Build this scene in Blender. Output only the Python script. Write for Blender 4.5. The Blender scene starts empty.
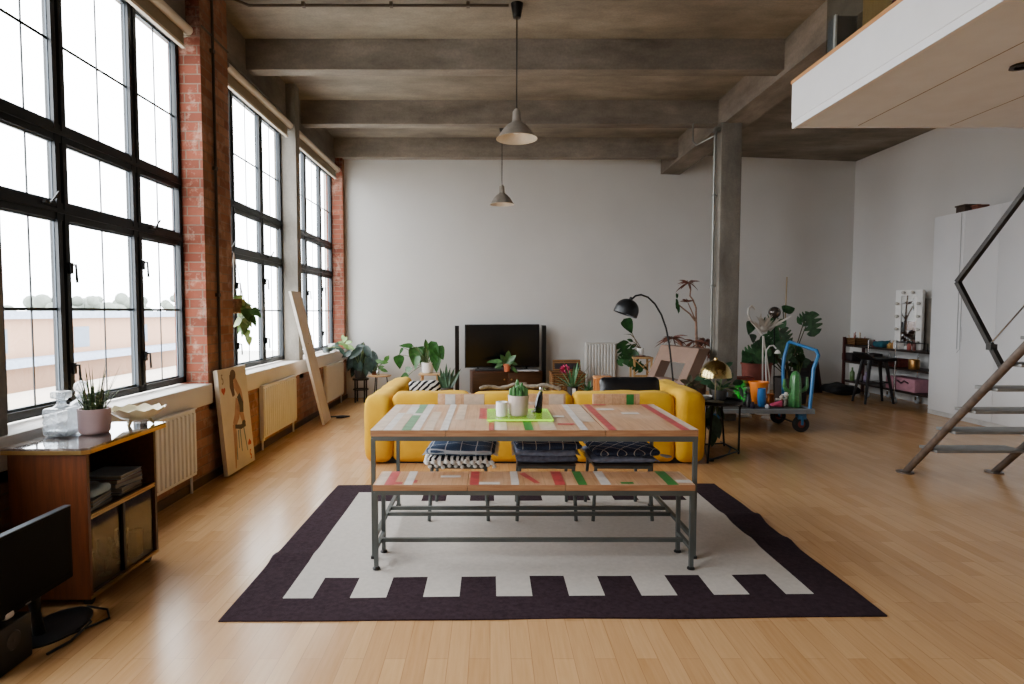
import bpy, bmesh, random
from math import sin, cos, pi, atan, radians, sqrt, atan2, floor as mfloor
from mathutils import Vector, Matrix, noise

random.seed(7)
scn = bpy.context.scene
COL = scn.collection

# ------------------------------------------------------------------ camera
FPX, EYE = 590.0, 1.45
TH = atan(30.0 / FPX)
cam_d = bpy.data.cameras.new('camera')
cam_d.sensor_width = 36.0
cam_d.lens = FPX / 1024.0 * 36.0
cam_d.shift_x = 22.0 / 1024.0
cam_d.clip_start = 0.05
cam_d.clip_end = 400
cam = bpy.data.objects.new('camera', cam_d)
COL.objects.link(cam)
cam.location = (0, 0, EYE)
cam.rotation_euler = (pi / 2 - TH, 0, 0)
scn.camera = cam


def ray(px, py):
    u = (px - 490) / FPX
    v = (342 - py) / FPX
    return u, cos(TH) + v * sin(TH), -sin(TH) + v * cos(TH)


def P(px, py, Y):
    """measured point of the photograph at depth Y (metres)"""
    x, y, z = ray(px, py)
    t = Y / y
    return Vector((x * t, Y, EYE + z * t))


def F(px, py, Z=0.0):
    x, y, z = ray(px, py)
    t = (Z - EYE) / z
    return Vector((x * t, y * t, Z))


# ------------------------------------------------------------------ mesh builder
class MB:
    def __init__(s):
        s.v, s.f, s.m = [], [], []

    def add(s, verts, faces, mi=0, M=None):
        b = len(s.v)
        for p in verts:
            p = Vector(p)
            s.v.append(M @ p if M is not None else p)
        for f in faces:
            s.f.append(tuple(i + b for i in f))
            s.m.append(mi)
        return s

    def box(s, lo, hi, mi=0, M=None):
        x0, y0, z0 = lo
        x1, y1, z1 = hi
        return s.add([(x0, y0, z0), (x1, y0, z0), (x1, y1, z0), (x0, y1, z0), (x0, y0, z1), (x1, y0, z1), (x1, y1, z1), (x0, y1, z1)],
                     [(3, 2, 1, 0), (4, 5, 6, 7), (0, 1, 5, 4), (1, 2, 6, 5), (2, 3, 7, 6), (3, 0, 4, 7)], mi, M)

    def cbox(s, c, size, mi=0, M=None, bev=0.0):
        """box round a centre, optionally with a small rounded edge"""
        if bev > 0:
            return s.rbox(c, size, bev, mi=mi, M=M, k=2, m=1)
        c = Vector(c)
        h = Vector(size) / 2
        return s.box(c - h, c + h, mi, M)

    def rbox(s, c, size, r, mi=0, M=None, k=3, m=4, fn=None):
        c = Vector(c)
        h = Vector(size) / 2
        r = min(r, h.x * .999, h.y * .999, h.z * .999)

        def coords(H):
            a = [-H + r * (1 - cos(pi / 2 * i / k)) for i in range(k)]
            mid = [(-H + r) + (2 * H - 2 * r) * i / m for i in range(m + 1)]
            return a + mid + [-q for q in reversed(a)]
        A = [coords(h.x), coords(h.y), coords(h.z)]
        idx, vs, fs = {}, [], []

        def vert(p):
            key = (round(p[0], 6), round(p[1], 6), round(p[2], 6))
            if key not in idx:
                q = Vector(p)
                inner = Vector([max(-(h[i] - r), min(h[i] - r, q[i])) for i in range(3)])
                d = q - inner
                if d.length > 1e-9:
                    # d lies on a cube of half r: spherify it
                    d = d.normalized() * r
                w = inner + d
                if fn:
                    w = fn(w, h)
                idx[key] = len(vs)
                vs.append(c + w)
            return idx[key]
        for ax in range(3):
            b, d = (ax + 1) % 3, (ax + 2) % 3
            for sg in (-1, 1):
                for i in range(len(A[b]) - 1):
                    for j in range(len(A[d]) - 1):
                        q = []
                        for (ii, jj) in ((i, j), (i + 1, j), (i + 1, j + 1), (i, j + 1)):
                            p = [0, 0, 0]
                            p[ax] = sg * h[ax]
                            p[b] = A[b][ii]
                            p[d] = A[d][jj]
                            q.append(vert(p))
                        if len(set(q)) >= 3:
                            q = list(dict.fromkeys(q))
                            fs.append(tuple(q if sg > 0 else reversed(q)))
        return s.add(vs, fs, mi, M)

    def tube(s, pts, r, n=8, mi=0, M=None, cap=True, sq=False):
        """round (or square) bar along a path; r may be a list"""
        pts = [Vector(p) for p in pts]
        N = len(pts)
        rs = r if isinstance(r, (list, tuple)) else [r] * N
        vs, fs = [], []
        t0 = (pts[1] - pts[0]).normalized()
        up = Vector((0, 0, 1)) if abs(t0.z) < .9 else Vector((0, 1, 0))
        u = t0.cross(up).normalized()
        for i, p in enumerate(pts):
            if i == 0:
                t = pts[1] - pts[0]
            elif i == N - 1:
                t = pts[-1] - pts[-2]
            else:
                t = (pts[i + 1] - pts[i]).normalized() + (pts[i] - pts[i - 1]).normalized()
            t = t.normalized() if t.length > 1e-9 else t0
            u = (u - t * u.dot(t))
            u = u.normalized() if u.length > 1e-6 else t.orthogonal().normalized()
            w = t.cross(u)
            k = 1.0
            if 0 < i < N - 1:
                cs = (pts[i + 1] - pts[i]).normalized().dot(t)
                k = 1 / max(cs, .5) if sq else 1.0
            nn = 4 if sq else n
            for j in range(nn):
                a = 2 * pi * j / nn + (pi / 4 if sq else 0)
                rr = rs[i] * (sqrt(2) if sq else 1)
                vs.append(p + (u * cos(a) + w * sin(a)) * rr * k)
        nn = 4 if sq else n
        for i in range(N - 1):
            for j in range(nn):
                a, b = i * nn + j, i * nn + (j + 1) % nn
                fs.append((a, b, b + nn, a + nn))
        if cap:
            fs.append(tuple(reversed(range(nn))))
            fs.append(tuple(range((N - 1) * nn, N * nn)))
        return s.add(vs, fs, mi, M)

    def lathe(s, prof, c=(0, 0, 0), n=20, mi=0, M=None, capb=True, capt=False, fn=None):
        c = Vector(c)
        vs, fs = [], []
        for (r, z) in prof:
            for j in range(n):
                a = 2 * pi * j / n
                p = Vector((r * cos(a), r * sin(a), z))
                if fn:
                    p = fn(p, a)
                vs.append(c + p)
        for i in range(len(prof) - 1):
            for j in range(n):
                a, b = i * n + j, i * n + (j + 1) % n
                fs.append((a, b, b + n, a + n))
        if capb:
            fs.append(tuple(reversed(range(n))))
        if capt:
            fs.append(tuple(range((len(prof) - 1) * n, len(prof) * n)))
        return s.add(vs, fs, mi, M)

    def ball(s, c, r, mi=0, n=12, M=None):
        c = Vector(c)
        rr = Vector(r) if isinstance(r, (tuple, list, Vector)) else Vector((r, r, r))
        vs, fs = [], []
        rings = max(6, n // 2 + 1)
        vs.append(c + Vector((0, 0, -rr.z)))
        for i in range(1, rings):
            ph = -pi / 2 + pi * i / rings
            for j in range(n):
                a = 2 * pi * j / n
                vs.append(c + Vector((rr.x * cos(ph) * cos(a), rr.y * cos(ph) * sin(a), rr.z * sin(ph))))
        vs.append(c + Vector((0, 0, rr.z)))
        for j in range(n):
            fs.append((0, 1 + (j + 1) % n, 1 + j))
        for i in range(rings - 2):
            for j in range(n):
                a, b = 1 + i * n + j, 1 + i * n + (j + 1) % n
                fs.append((a, b, b + n, a + n))
        last = len(vs) - 1
        for j in range(n):
            fs.append((1 + (rings - 2) * n + j, 1 + (rings - 2) * n + (j + 1) % n, last))
        return s.add(vs, fs, mi, M)

    def poly(s, pts, mi=0, M=None):
        return s.add(pts, [tuple(range(len(pts)))], mi, M)

    def prism(s, pts, d, mi=0, M=None):
        """flat polygon pushed along the vector d"""
        n = len(pts)
        d = Vector(d)
        vs = [Vector(p) for p in pts] + [Vector(p) + d for p in pts]
        fs = [tuple(reversed(range(n))), tuple(range(n, 2 * n))]
        for i in range(n):
            j = (i + 1) % n
            fs.append((i, j, j + n, i + n))
        return s.add(vs, fs, mi, M)

    def leaf(s, base, d, L, W, nrm=(0, -1, .4), droop=.2, kind='oval', n=7, mi=0, fold=.12):
        base = Vector(base)
        d = Vector(d).normalized()
        nrm = Vector(nrm)
        side = d.cross(nrm)
        side = side.normalized() if side.length > 1e-5 else d.orthogonal().normalized()
        up = side.cross(d).normalized()
        if kind == 'monstera':
            n = 15
        vs, fs = [], []
        for i in range(n + 1):
            t = i / n
            if kind == 'oval':
                w = sin(pi * min(1, t ** .85)) ** .8
            elif kind == 'heart':
                w = sin(pi * min(1, max(t, .0) ** .55)) ** .8
            elif kind == 'strap':
                w = (1 - t ** 3) * (.55 + .45 * min(1, t * 3))
            elif kind == 'spike':
                w = 1 - t
            else:
                w = sqrt(max(0, 1 - (1.9 * t - .9) ** 2)) if t < .999 else 0
                if i % 3 == 2 and 2 < i < n - 1:
                    w *= .38
            w = max(w, .02)
            p = base + d * (L * t) + Vector((0, 0, -droop * L * t * t))
            vs += [p - side * (W / 2 * w) + up * (fold * W * w), p, p + side * (W / 2 * w) + up * (fold * W * w)]
        for i in range(n):
            a = i * 3
            fs += [(a, a + 1, a + 4, a + 3), (a + 1, a + 2, a + 5, a + 4)]
        return s.add(vs, fs, mi)

    def build(s, name, mats, parent=None, at=None, angle=38, flat=False):
        """ONE mesh object; coordinates are world ones unless the parent is a turned thing"""
        off = Vector((0, 0, 0))
        if parent is not None and at is None:
            q, turned = parent, False
            while q is not None:
                off += Vector(q.location)
                turned = turned or bool(q.get('_local'))
                q = q.parent
            if turned:
                off = Vector((0, 0, 0))
        if at is not None:
            off = Vector(at)
        me = bpy.data.meshes.new(name)
        me.from_pydata([tuple(p - off) for p in s.v], [], s.f)
        if not isinstance(mats, (list, tuple)):
            mats = [mats]
        for m in mats:
            me.materials.append(m)
        me.polygons.foreach_set('material_index', s.m)
        bm = bmesh.new()
        bm.from_mesh(me)
        bmesh.ops.recalc_face_normals(bm, faces=bm.faces)
        bm.to_mesh(me)
        bm.free()
        if not flat:
            me.polygons.foreach_set('use_smooth', [True] * len(me.polygons))
            me.set_sharp_from_angle(angle=radians(angle))
        o = bpy.data.objects.new(name, me)
        COL.objects.link(o)
        if parent is not None:
            o.parent = parent
            if at is not None:
                o.location = off
        elif at is not None:
            o.location = off
        return o


def tag(o, label, cat, group=None, kind=None):
    o['label'] = label
    o['category'] = cat
    if group:
        o['group'] = group
    if kind:
        o['kind'] = kind
    return o


def thing(name, label, cat, loc, rz=0.0, group=None, local=False):
    o = bpy.data.objects.new(name, None)
    o.empty_display_size = .05
    COL.objects.link(o)
    o.location = loc
    o.rotation_euler = (0, 0, rz)
    if local:
        o['_local'] = 1
    return tag(o, label, cat, group)


def struct(o):
    o['kind'] = 'structure'
    return o


def dup(root, loc, rz=None, label=None):
    r = root.copy()
    COL.objects.link(r)
    r.location = loc
    if rz is not None:
        r.rotation_euler = (0, 0, rz)
    if label:
        r['label'] = label
    for ch in list(root.children):
        c = ch.copy()
        COL.objects.link(c)
        c.parent = r
        for g in list(ch.children):
            d = g.copy()
            COL.objects.link(d)
            d.parent = c
    return r


# ------------------------------------------------------------------ materials
def srgb(h):
    h = h.lstrip('#')
    o = []
    for i in (0, 2, 4):
        c = int(h[i:i + 2], 16) / 255
        o.append(c / 12.92 if c <= .04045 else ((c + .055) / 1.055) ** 2.4)
    return (*o, 1)


class NT:
    """small helper round a node tree"""
    def __init__(s, name):
        s.mat = bpy.data.materials.new(name)
        s.mat.use_nodes = True
        s.t = s.mat.node_tree
        s.bs = s.t.nodes['Principled BSDF']
        s.out = s.t.nodes['Material Output']

    def n(s, typ, **kw):
        x = s.t.nodes.new(typ)
        for k, v in kw.items():
            setattr(x, k, v)
        return x

    def l(s, a, b):
        s.t.links.new(a, b)

    def coord(s, scale=(1, 1, 1), rot=(0, 0, 0)):
        tc = s.n('ShaderNodeTexCoord')
        mp = s.n('ShaderNodeMapping')
        mp.inputs['Scale'].default_value = scale
        mp.inputs['Rotation'].default_value = rot
        s.l(tc.outputs['Object'], mp.inputs['Vector'])
        return mp.outputs['Vector']

    def noise(s, vec, scale, detail=4, rough=.55):
        x = s.n('ShaderNodeTexNoise')
        x.inputs['Scale'].default_value = scale
        x.inputs['Detail'].default_value = detail
        x.inputs['Roughness'].default_value = rough
        s.l(vec, x.inputs['Vector'])
        return x.outputs['Fac']

    def ramp(s, fac, stops):
        x = s.n('ShaderNodeValToRGB')
        e = x.color_ramp.elements
        while len(e) < len(stops):
            e.new(.5)
        for q, (p, c) in zip(e, stops):
            q.position = p
            q.color = srgb(c) if isinstance(c, str) else c
        s.l(fac, x.inputs['Fac'])
        return x.outputs['Color']

    def mix(s, fac, a, b, mode='MIX'):
        x = s.n('ShaderNodeMix', data_type='RGBA', blend_type=mode)
        if isinstance(fac, (int, float)):
            x.inputs[0].default_value = fac
        else:
            s.l(fac, x.inputs[0])
        for k, v in ((6, a), (7, b)):
            if isinstance(v, str):
                x.inputs[k].default_value = srgb(v)
            elif isinstance(v, tuple):
                x.inputs[k].default_value = v
            else:
                s.l(v, x.inputs[k])
        return x.outputs[2]

    def math(s, op, a, b=None):
        x = s.n('ShaderNodeMath', operation=op)
        for k, v in ((0, a), (1, b)):
            if v is None:
                continue
            if isinstance(v, (int, float)):
                x.inputs[k].default_value = v
            else:
                s.l(v, x.inputs[k])
        return x.outputs[0]

    def bump(s, h, strength=.2, dist=.01):
        x = s.n('ShaderNodeBump')
        x.inputs['Strength'].default_value = strength
        x.inputs['Distance'].default_value = dist
        s.l(h, x.inputs['Height'])
        s.l(x.outputs['Normal'], s.bs.inputs['Normal'])

    def set(s, rough=.5, metal=0, spec=.5, coat=0):
        s.bs.inputs['Roughness'].default_value = rough
        s.bs.inputs['Metallic'].default_value = metal
        s.bs.inputs['Specular IOR Level'].default_value = spec
        s.bs.inputs['Coat Weight'].default_value = coat
        return s

    def color(s, c):
        if isinstance(c, str):
            s.bs.inputs['Base Color'].default_value = srgb(c)
        else:
            s.l(c, s.bs.inputs['Base Color'])
        return s


_cache = {}


def M_(c, rough=.5, metal=0, var=.12, scale=6, bump=0, stretch=(1, 1, 1), spec=.5, coat=0, bscale=None):
    """procedural paint / metal / cloth: a colour with mottling and optional bump"""
    key = (c, rough, metal, var, scale, bump, stretch, spec, coat, bscale)
    if key in _cache:
        return _cache[key]
    t = NT('finish_' + c.strip('#'))
    v = t.coord(stretch)
    n = t.noise(v, scale, 5)
    base = srgb(c)
    dark = tuple(x * (1 - var * 1.6) for x in base[:3]) + (1,)
    lite = tuple(min(1, x * (1 + var)) for x in base[:3]) + (1,)
    t.color(t.ramp(n, [(.3, dark), (.7, lite)]))
    t.set(rough, metal, spec, coat)
    if bump:
        t.bump(t.noise(v, bscale or scale * 8, 3), bump, .01)
    _cache[key] = t.mat
    return t.mat


def wood(c1, c2, rough=.45, axis='x', scale=6, coat=0):
    key = ('wood', c1, c2, rough, axis, scale, coat)
    if key in _cache:
        return _cache[key]
    t = NT('wood_' + c1.strip('#'))
    st = {'x': (.6, 8, 8), 'y': (8, .6, 8), 'z': (8, 8, .6)}[axis]
    v = t.coord(st)
    n = t.noise(v, scale, 6, .62)
    t.color(t.ramp(n, [(.32, c1), (.68, c2)]))
    t.set(rough, coat=coat)
    t.bump(n, .08, .005)
    _cache[key] = t.mat
    return t.mat


def brick_mat(name, c1, c2, mortar, dark='#3a241c', stain=.5):
    t = NT(name)
    tc = t.n('ShaderNodeTexCoord')
    sp = t.n('ShaderNodeSeparateXYZ')
    t.l(tc.outputs['Object'], sp.inputs[0])
    u = t.math('ADD', sp.outputs[0], sp.outputs[1])
    cb = t.n('ShaderNodeCombineXYZ')
    t.l(u, cb.inputs[0])
    t.l(sp.outputs[2], cb.inputs[1])
    b = t.n('ShaderNodeTexBrick')
    b.inputs['Scale'].default_value = 1
    b.inputs['Brick Width'].default_value = .225
    b.inputs['Row Height'].default_value = .078
    b.inputs['Mortar Size'].default_value = .006
    b.inputs['Mortar Smooth'].default_value = .3
    b.inputs['Color1'].default_value = srgb(c1)
    b.inputs['Color2'].default_value = srgb(c2)
    b.inputs['Mortar'].default_value = srgb(mortar)
    t.l(cb.outputs[0], b.inputs['Vector'])
    n1 = t.noise(tc.outputs['Object'], 2.2, 5)
    n2 = t.noise(tc.outputs['Object'], 22, 4)
    col = t.mix(t.math('MULTIPLY', t.ramp(n1, [(.5, (0, 0, 0, 1)), (.75, (1, 1, 1, 1))]), stain), b.outputs['Color'], dark)
    col = t.mix(t.math('MULTIPLY', t.ramp(t.noise(tc.outputs['Object'], 7, 6, .7), [(.52, (0, 0, 0, 1)), (.66, (1, 1, 1, 1))]), .45), col, '#b79a88')
    t.color(col)
    t.set(.85, spec=.25)
    h = t.math('ADD', t.math('MULTIPLY', b.outputs['Fac'], -1.0), t.math('MULTIPLY', n2, .5))
    t.bump(h, .6, .012)
    return t.mat


def concrete_mat(name, stretch, c=('#5f564b', '#857a6b', '#a2968480'), scale=1.1):
    t = NT(name)
    v = t.coord(stretch)
    v1 = t.coord((1, 1, 1))
    n = t.noise(v, scale, 7, .65)
    big = t.noise(v1, .9, 4, .6)
    fine = t.noise(v1, 45, 3)
    col = t.ramp(n, [(.3, c[0]), (.52, c[1]), (.74, c[2][:7])])
    col = t.mix(t.math('MULTIPLY', t.ramp(big, [(.45, (0, 0, 0, 1)), (.68, (1, 1, 1, 1))]), .4), col, '#544c44')
    col = t.mix(.25, col, t.ramp(fine, [(.35, '#4d463d'), (.65, '#9b9081')]), 'OVERLAY')
    t.color(col)
    t.set(.8, spec=.25)
    t.bump(t.math('ADD', n, t.math('MULTIPLY', fine, .3)), .35, .012)
    return t.mat


def floor_mat():
    t = NT('floor_boards')
    tc = t.n('ShaderNodeTexCoord')
    sp = t.n('ShaderNodeSeparateXYZ')
    t.l(tc.outputs['Object'], sp.inputs[0])
    cb = t.n('ShaderNodeCombineXYZ')
    t.l(sp.outputs[1], cb.inputs[0])
    t.l(sp.outputs[0], cb.inputs[1])
    b = t.n('ShaderNodeTexBrick', offset=.37, offset_frequency=2, squash=1.0)
    b.inputs['Scale'].default_value = 1
    b.inputs['Brick Width'].default_value = .48
    b.inputs['Row Height'].default_value = .088
    b.inputs['Mortar Size'].default_value = .0016
    b.inputs['Mortar Smooth'].default_value = .2
    b.inputs['Bias'].default_value = -.1
    b.inputs['Color1'].default_value = srgb('#cba16e')
    b.inputs['Color2'].default_value = srgb('#b38654')
    b.inputs['Mortar'].default_value = srgb('#9a7044')
    t.l(cb.outputs[0], b.inputs['Vector'])
    mp = t.n('ShaderNodeMapping')
    mp.inputs['Scale'].default_value = (14, .8, 1)
    t.l(tc.outputs['Object'], mp.inputs['Vector'])
    g = t.noise(mp.outputs['Vector'], 4, 6, .6)
    col = t.mix(.28, b.outputs['Color'], t.ramp(g, [(.3, '#ac8252'), (.7, '#dcb384')]))
    t.color(col)
    t.set(.24, spec=.5)
    t.bump(t.math('MULTIPLY', b.outputs['Fac'], -.6), .1, .003)
    return t.mat


def wall_mat(name, a, b, courses=True):
    t = NT(name)
    tc = t.n('ShaderNodeTexCoord')
    n = t.noise(tc.outputs['Object'], .6, 4)
    t.color(t.ramp(n, [(.3, a), (.7, b)]))
    t.set(.75, spec=.25)
    f = t.noise(tc.outputs['Object'], 60, 3)
    if courses:
        sp = t.n('ShaderNodeSeparateXYZ')
        t.l(tc.outputs['Object'], sp.inputs[0])
        cb = t.n('ShaderNodeCombineXYZ')
        t.l(t.math('ADD', sp.outputs[0], sp.outputs[1]), cb.inputs[0])
        t.l(sp.outputs[2], cb.inputs[1])
        br = t.n('ShaderNodeTexBrick')
        br.inputs['Scale'].default_value = 1
        br.inputs['Brick Width'].default_value = .225
        br.inputs['Row Height'].default_value = .078
        br.inputs['Mortar Size'].default_value = .006
        br.inputs['Mortar Smooth'].default_value = .8
        t.l(cb.outputs[0], br.inputs['Vector'])
        t.bump(t.math('ADD', t.math('MULTIPLY', br.outputs['Fac'], -.5), t.math('MULTIPLY', f, .3)), .22, .006)
    else:
        t.bump(f, .06, .004)
    return t.mat


def lines_mat(name, ground, line, step=.085, width=.05, rot=0.0, c2=None):
    """cloth with a woven window-pane check"""
    t = NT(name)
    v = t.coord((1, 1, 1), (0, 0, rot))
    sp = t.n('ShaderNodeSeparateXYZ')
    t.l(v, sp.inputs[0])
    ms = []
    for k in (0, 1):
        f = t.math('FRACT', t.math('DIVIDE', sp.outputs[k], step))
        ms.append(t.math('LESS_THAN', f, width))
    m = t.math('MAXIMUM', ms[0], ms[1])
    n = t.noise(t.coord((1, 1, 1)), 220, 2)
    g = t.ramp(n, [(.35, ground), (.65, c2 or ground)])
    t.color(t.mix(t.math('MULTIPLY', m, .85), g, line))
    t.set(.95, spec=.1)
    t.bump(n, .4, .003)
    return t.mat


def stripes_mat(name, a, b, step=.06, rot=(0, 0, .4), wob=.5, duty=.5):
    t = NT(name)
    v = t.coord((1, 1, 1), rot)
    sp = t.n('ShaderNodeSeparateXYZ')
    t.l(v, sp.inputs[0])
    n = t.noise(t.coord((1, 1, 1)), 7, 2)
    x = t.math('ADD', t.math('DIVIDE', sp.outputs[0], step), t.math('MULTIPLY', n, wob * 3))
    m = t.math('LESS_THAN', t.math('FRACT', x), duty)
    t.color(t.mix(m, a, b))
    t.set(.9, spec=.15)
    return t.mat


def glass_mat(name, tint='#ffffff', refl=.06, rough=.02):
    """thin pane: mostly see-through with a weak mirror"""
    t = NT(name)
    tr = t.n('ShaderNodeBsdfTransparent')
    tr.inputs[0].default_value = srgb(tint)
    gl = t.n('ShaderNodeBsdfGlossy')
    gl.inputs['Roughness'].default_value = rough
    mx = t.n('ShaderNodeMixShader')
    mx.inputs[0].default_value = refl
    t.l(tr.outputs[0], mx.inputs[1])
    t.l(gl.outputs[0], mx.inputs[2])
    t.l(mx.outputs[0], t.out.inputs['Surface'])
    t.t.nodes.remove(t.bs)
    return t.mat


def leaf_mat(c1, c2, vein=None, rough=.4):
    key = ('leaf', c1, c2, vein, rough)
    if key in _cache:
        return _cache[key]
    t = NT('leaf_' + c1.strip('#'))
    v = t.coord()
    n = t.noise(v, 16, 3)
    col = t.ramp(n, [(.3, c1), (.7, c2)])
    if vein:
        n2 = t.noise(t.coord((1, 1, 5)), 20, 2)
        col = t.mix(t.ramp(n2, [(.52, (0, 0, 0, 1)), (.6, (1, 1, 1, 1))]), col, vein)
    t.color(col)
    t.set(rough, spec=.4)
    _cache[key] = t.mat
    return t.mat


BLACK = M_('#141414', .45)
BLACKMET = M_('#1b1b1c', .4, .6)
STEEL = M_('#5e6260', .45, .35, var=.12)
STEELDK = M_('#5a5e5b', .5, .3, var=.12)
CHROME = M_('#d2d4d6', .18, 1, var=.03)
BRASS = M_('#b89b62', .3, 1, var=.08)
WHITE = M_('#e4e2de', .45, var=.03)
WHITEG = M_('#f2f0ec', .25, var=.02)
SOIL = M_('#2a1d14', .95, var=.3, scale=40)
DKGREEN = leaf_mat('#16301a', '#2d5427')
MIDGREEN = leaf_mat('#2c5a25', '#5d8a3c')
PALEGREEN = leaf_mat('#5f8a4a', '#98b46a')
GREYGREEN = leaf_mat('#2a4038', '#587566')
STRIPEGREEN = leaf_mat('#1a3524', '#3c5c40')
REDBROWN = leaf_mat('#4a2a22', '#7b5040')
STEM = M_('#5a6a3c', .6)
BARK = M_('#8a6b58', .8, var=.25, scale=30)

# ------------------------------------------------------------------ the setting
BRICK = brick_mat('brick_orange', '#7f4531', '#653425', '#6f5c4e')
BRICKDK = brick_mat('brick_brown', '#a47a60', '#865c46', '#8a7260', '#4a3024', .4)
CONC_X = concrete_mat('concrete_boards_across', (.9, 2.6, 2.6), ('#6a645c', '#8a837a', '#a7a09580'))
CONC_Y = concrete_mat('concrete_boards_along', (2.6, .9, 2.6), ('#6a645c', '#8a837a', '#a7a09580'))
CONC_Z = concrete_mat('concrete_boards_upright', (2.6, 2.6, .9), ('#6c6861', '#8b877f', '#a39f9680'))
CEILM = concrete_mat('concrete_ceiling', (.8, 2.0, 2), ('#756e65', '#918a7e', '#aca59880'))
PLASTER = wall_mat('painted_brick', '#c9c7c3', '#d3d1cd')
PLASTER_S = wall_mat('painted_plaster', '#cfcdca', '#d8d6d3', courses=False)
FRAME = M_('#1d2226', .45, .2, var=.06)
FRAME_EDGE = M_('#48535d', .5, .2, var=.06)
SILLM = M_('#d4cdc6', .55, var=.04, scale=3)
GLASS = glass_mat('window_glass', '#fbfdff', .05)

XF, XW = -2.415, -2.62          # face of the brick apron, plane of the windows
YB0, YBK = 9.9, .143            # back wall: Y = YB0 + YBK (X - XF)
ZC, ZB = 4.27, 3.96             # slab, underside of the beams
XR = 6.86


def yb(x):
    return YB0 + YBK * (x - XF)


b = MB()
b.box((-2.75, -3.2, -.12), (7.1, 11.6, 0))
struct(b.build('floor', floor_mat()))
b = MB()
b.box((-2.75, -3.2, ZC), (7.1, 11.6, ZC + .15))
struct(b.build('ceiling', CEILM))
b = MB()
b.prism([(-2.75, yb(-2.75), 0), (7.1, yb(7.1), 0), (7.1, yb(7.1) + .2, 0), (-2.75, yb(-2.75) + .2, 0)], (0, 0, ZC))
struct(b.build('wall_back', PLASTER))
b = MB()
b.box((XR, -3.2, 0), (XR + .2, 11.35, ZC))
struct(b.build('wall_right', PLASTER_S))
b = MB()
b.box((-2.75, -3.3, 0), (7.1, -3.15, ZC))
struct(b.build('wall_front', PLASTER_S))
# left wall: brick apron under the windows and the concrete lintel over them
b = MB()
b.box((-2.75, -3.15, 0), (XF, 9.88, .666))
struct(b.build('wall_left', BRICKDK))
b = MB()
b.box((-2.75, -3.15, 3.73), (-2.53, 9.9, ZC))
struct(b.build('wall_lintel', CONC_Y))
b = MB()
b.box((XF, -3.15, 0), (XF + .012, 9.9, .07))
struct(b.build('baseboard_left', M_('#4a3425', .6)))
b = MB()
b.prism([(2.6, yb(2.6) - .018, 0), (XR, yb(XR) - .018, 0), (XR, yb(XR), 0), (2.6, yb(2.6), 0)], (0, 0, .1))
struct(b.build('baseboard_back', M_('#b9b6b1', .6, var=.04)))


def pier(y0, y1, m, back=None, name='brick_pier'):
    q = MB()
    q.box((-2.685, y0, .6), (XF, y1, ZC))
    if back:
        q.box((-2.685, back[0], .6), (XW + .02, back[1], ZC - .5))
    return struct(q.build(name, m))


pier(2.42, 2.93, CONC_Z, (2.93, 3.10), 'concrete_column')
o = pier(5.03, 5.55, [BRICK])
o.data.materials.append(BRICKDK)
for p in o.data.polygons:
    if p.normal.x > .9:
        p.material_index = 1  # side turned from the window: its shade handled by a separate brick tone
pier(7.445, 7.60, CONC_Z, (7.60, 7.78), 'concrete_column')
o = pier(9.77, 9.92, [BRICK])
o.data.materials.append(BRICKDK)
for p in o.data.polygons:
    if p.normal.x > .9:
        p.material_index = 1  # room side again in the separate tone for shaded brick
pier(-.4, .1, BRICK, (.1, .2))

for i, (y0, y1) in enumerate([(2.605, 5.075), (5.52, 9.9), (-.4, 2.6)]):
    q = MB()
    q.rbox((-2.535, (y0 + y1) / 2, .75), (.275, y1 - y0, .172), .006, k=2, m=2)
    struct(q.build('trim_%d' % (i + 1), SILLM))


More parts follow.
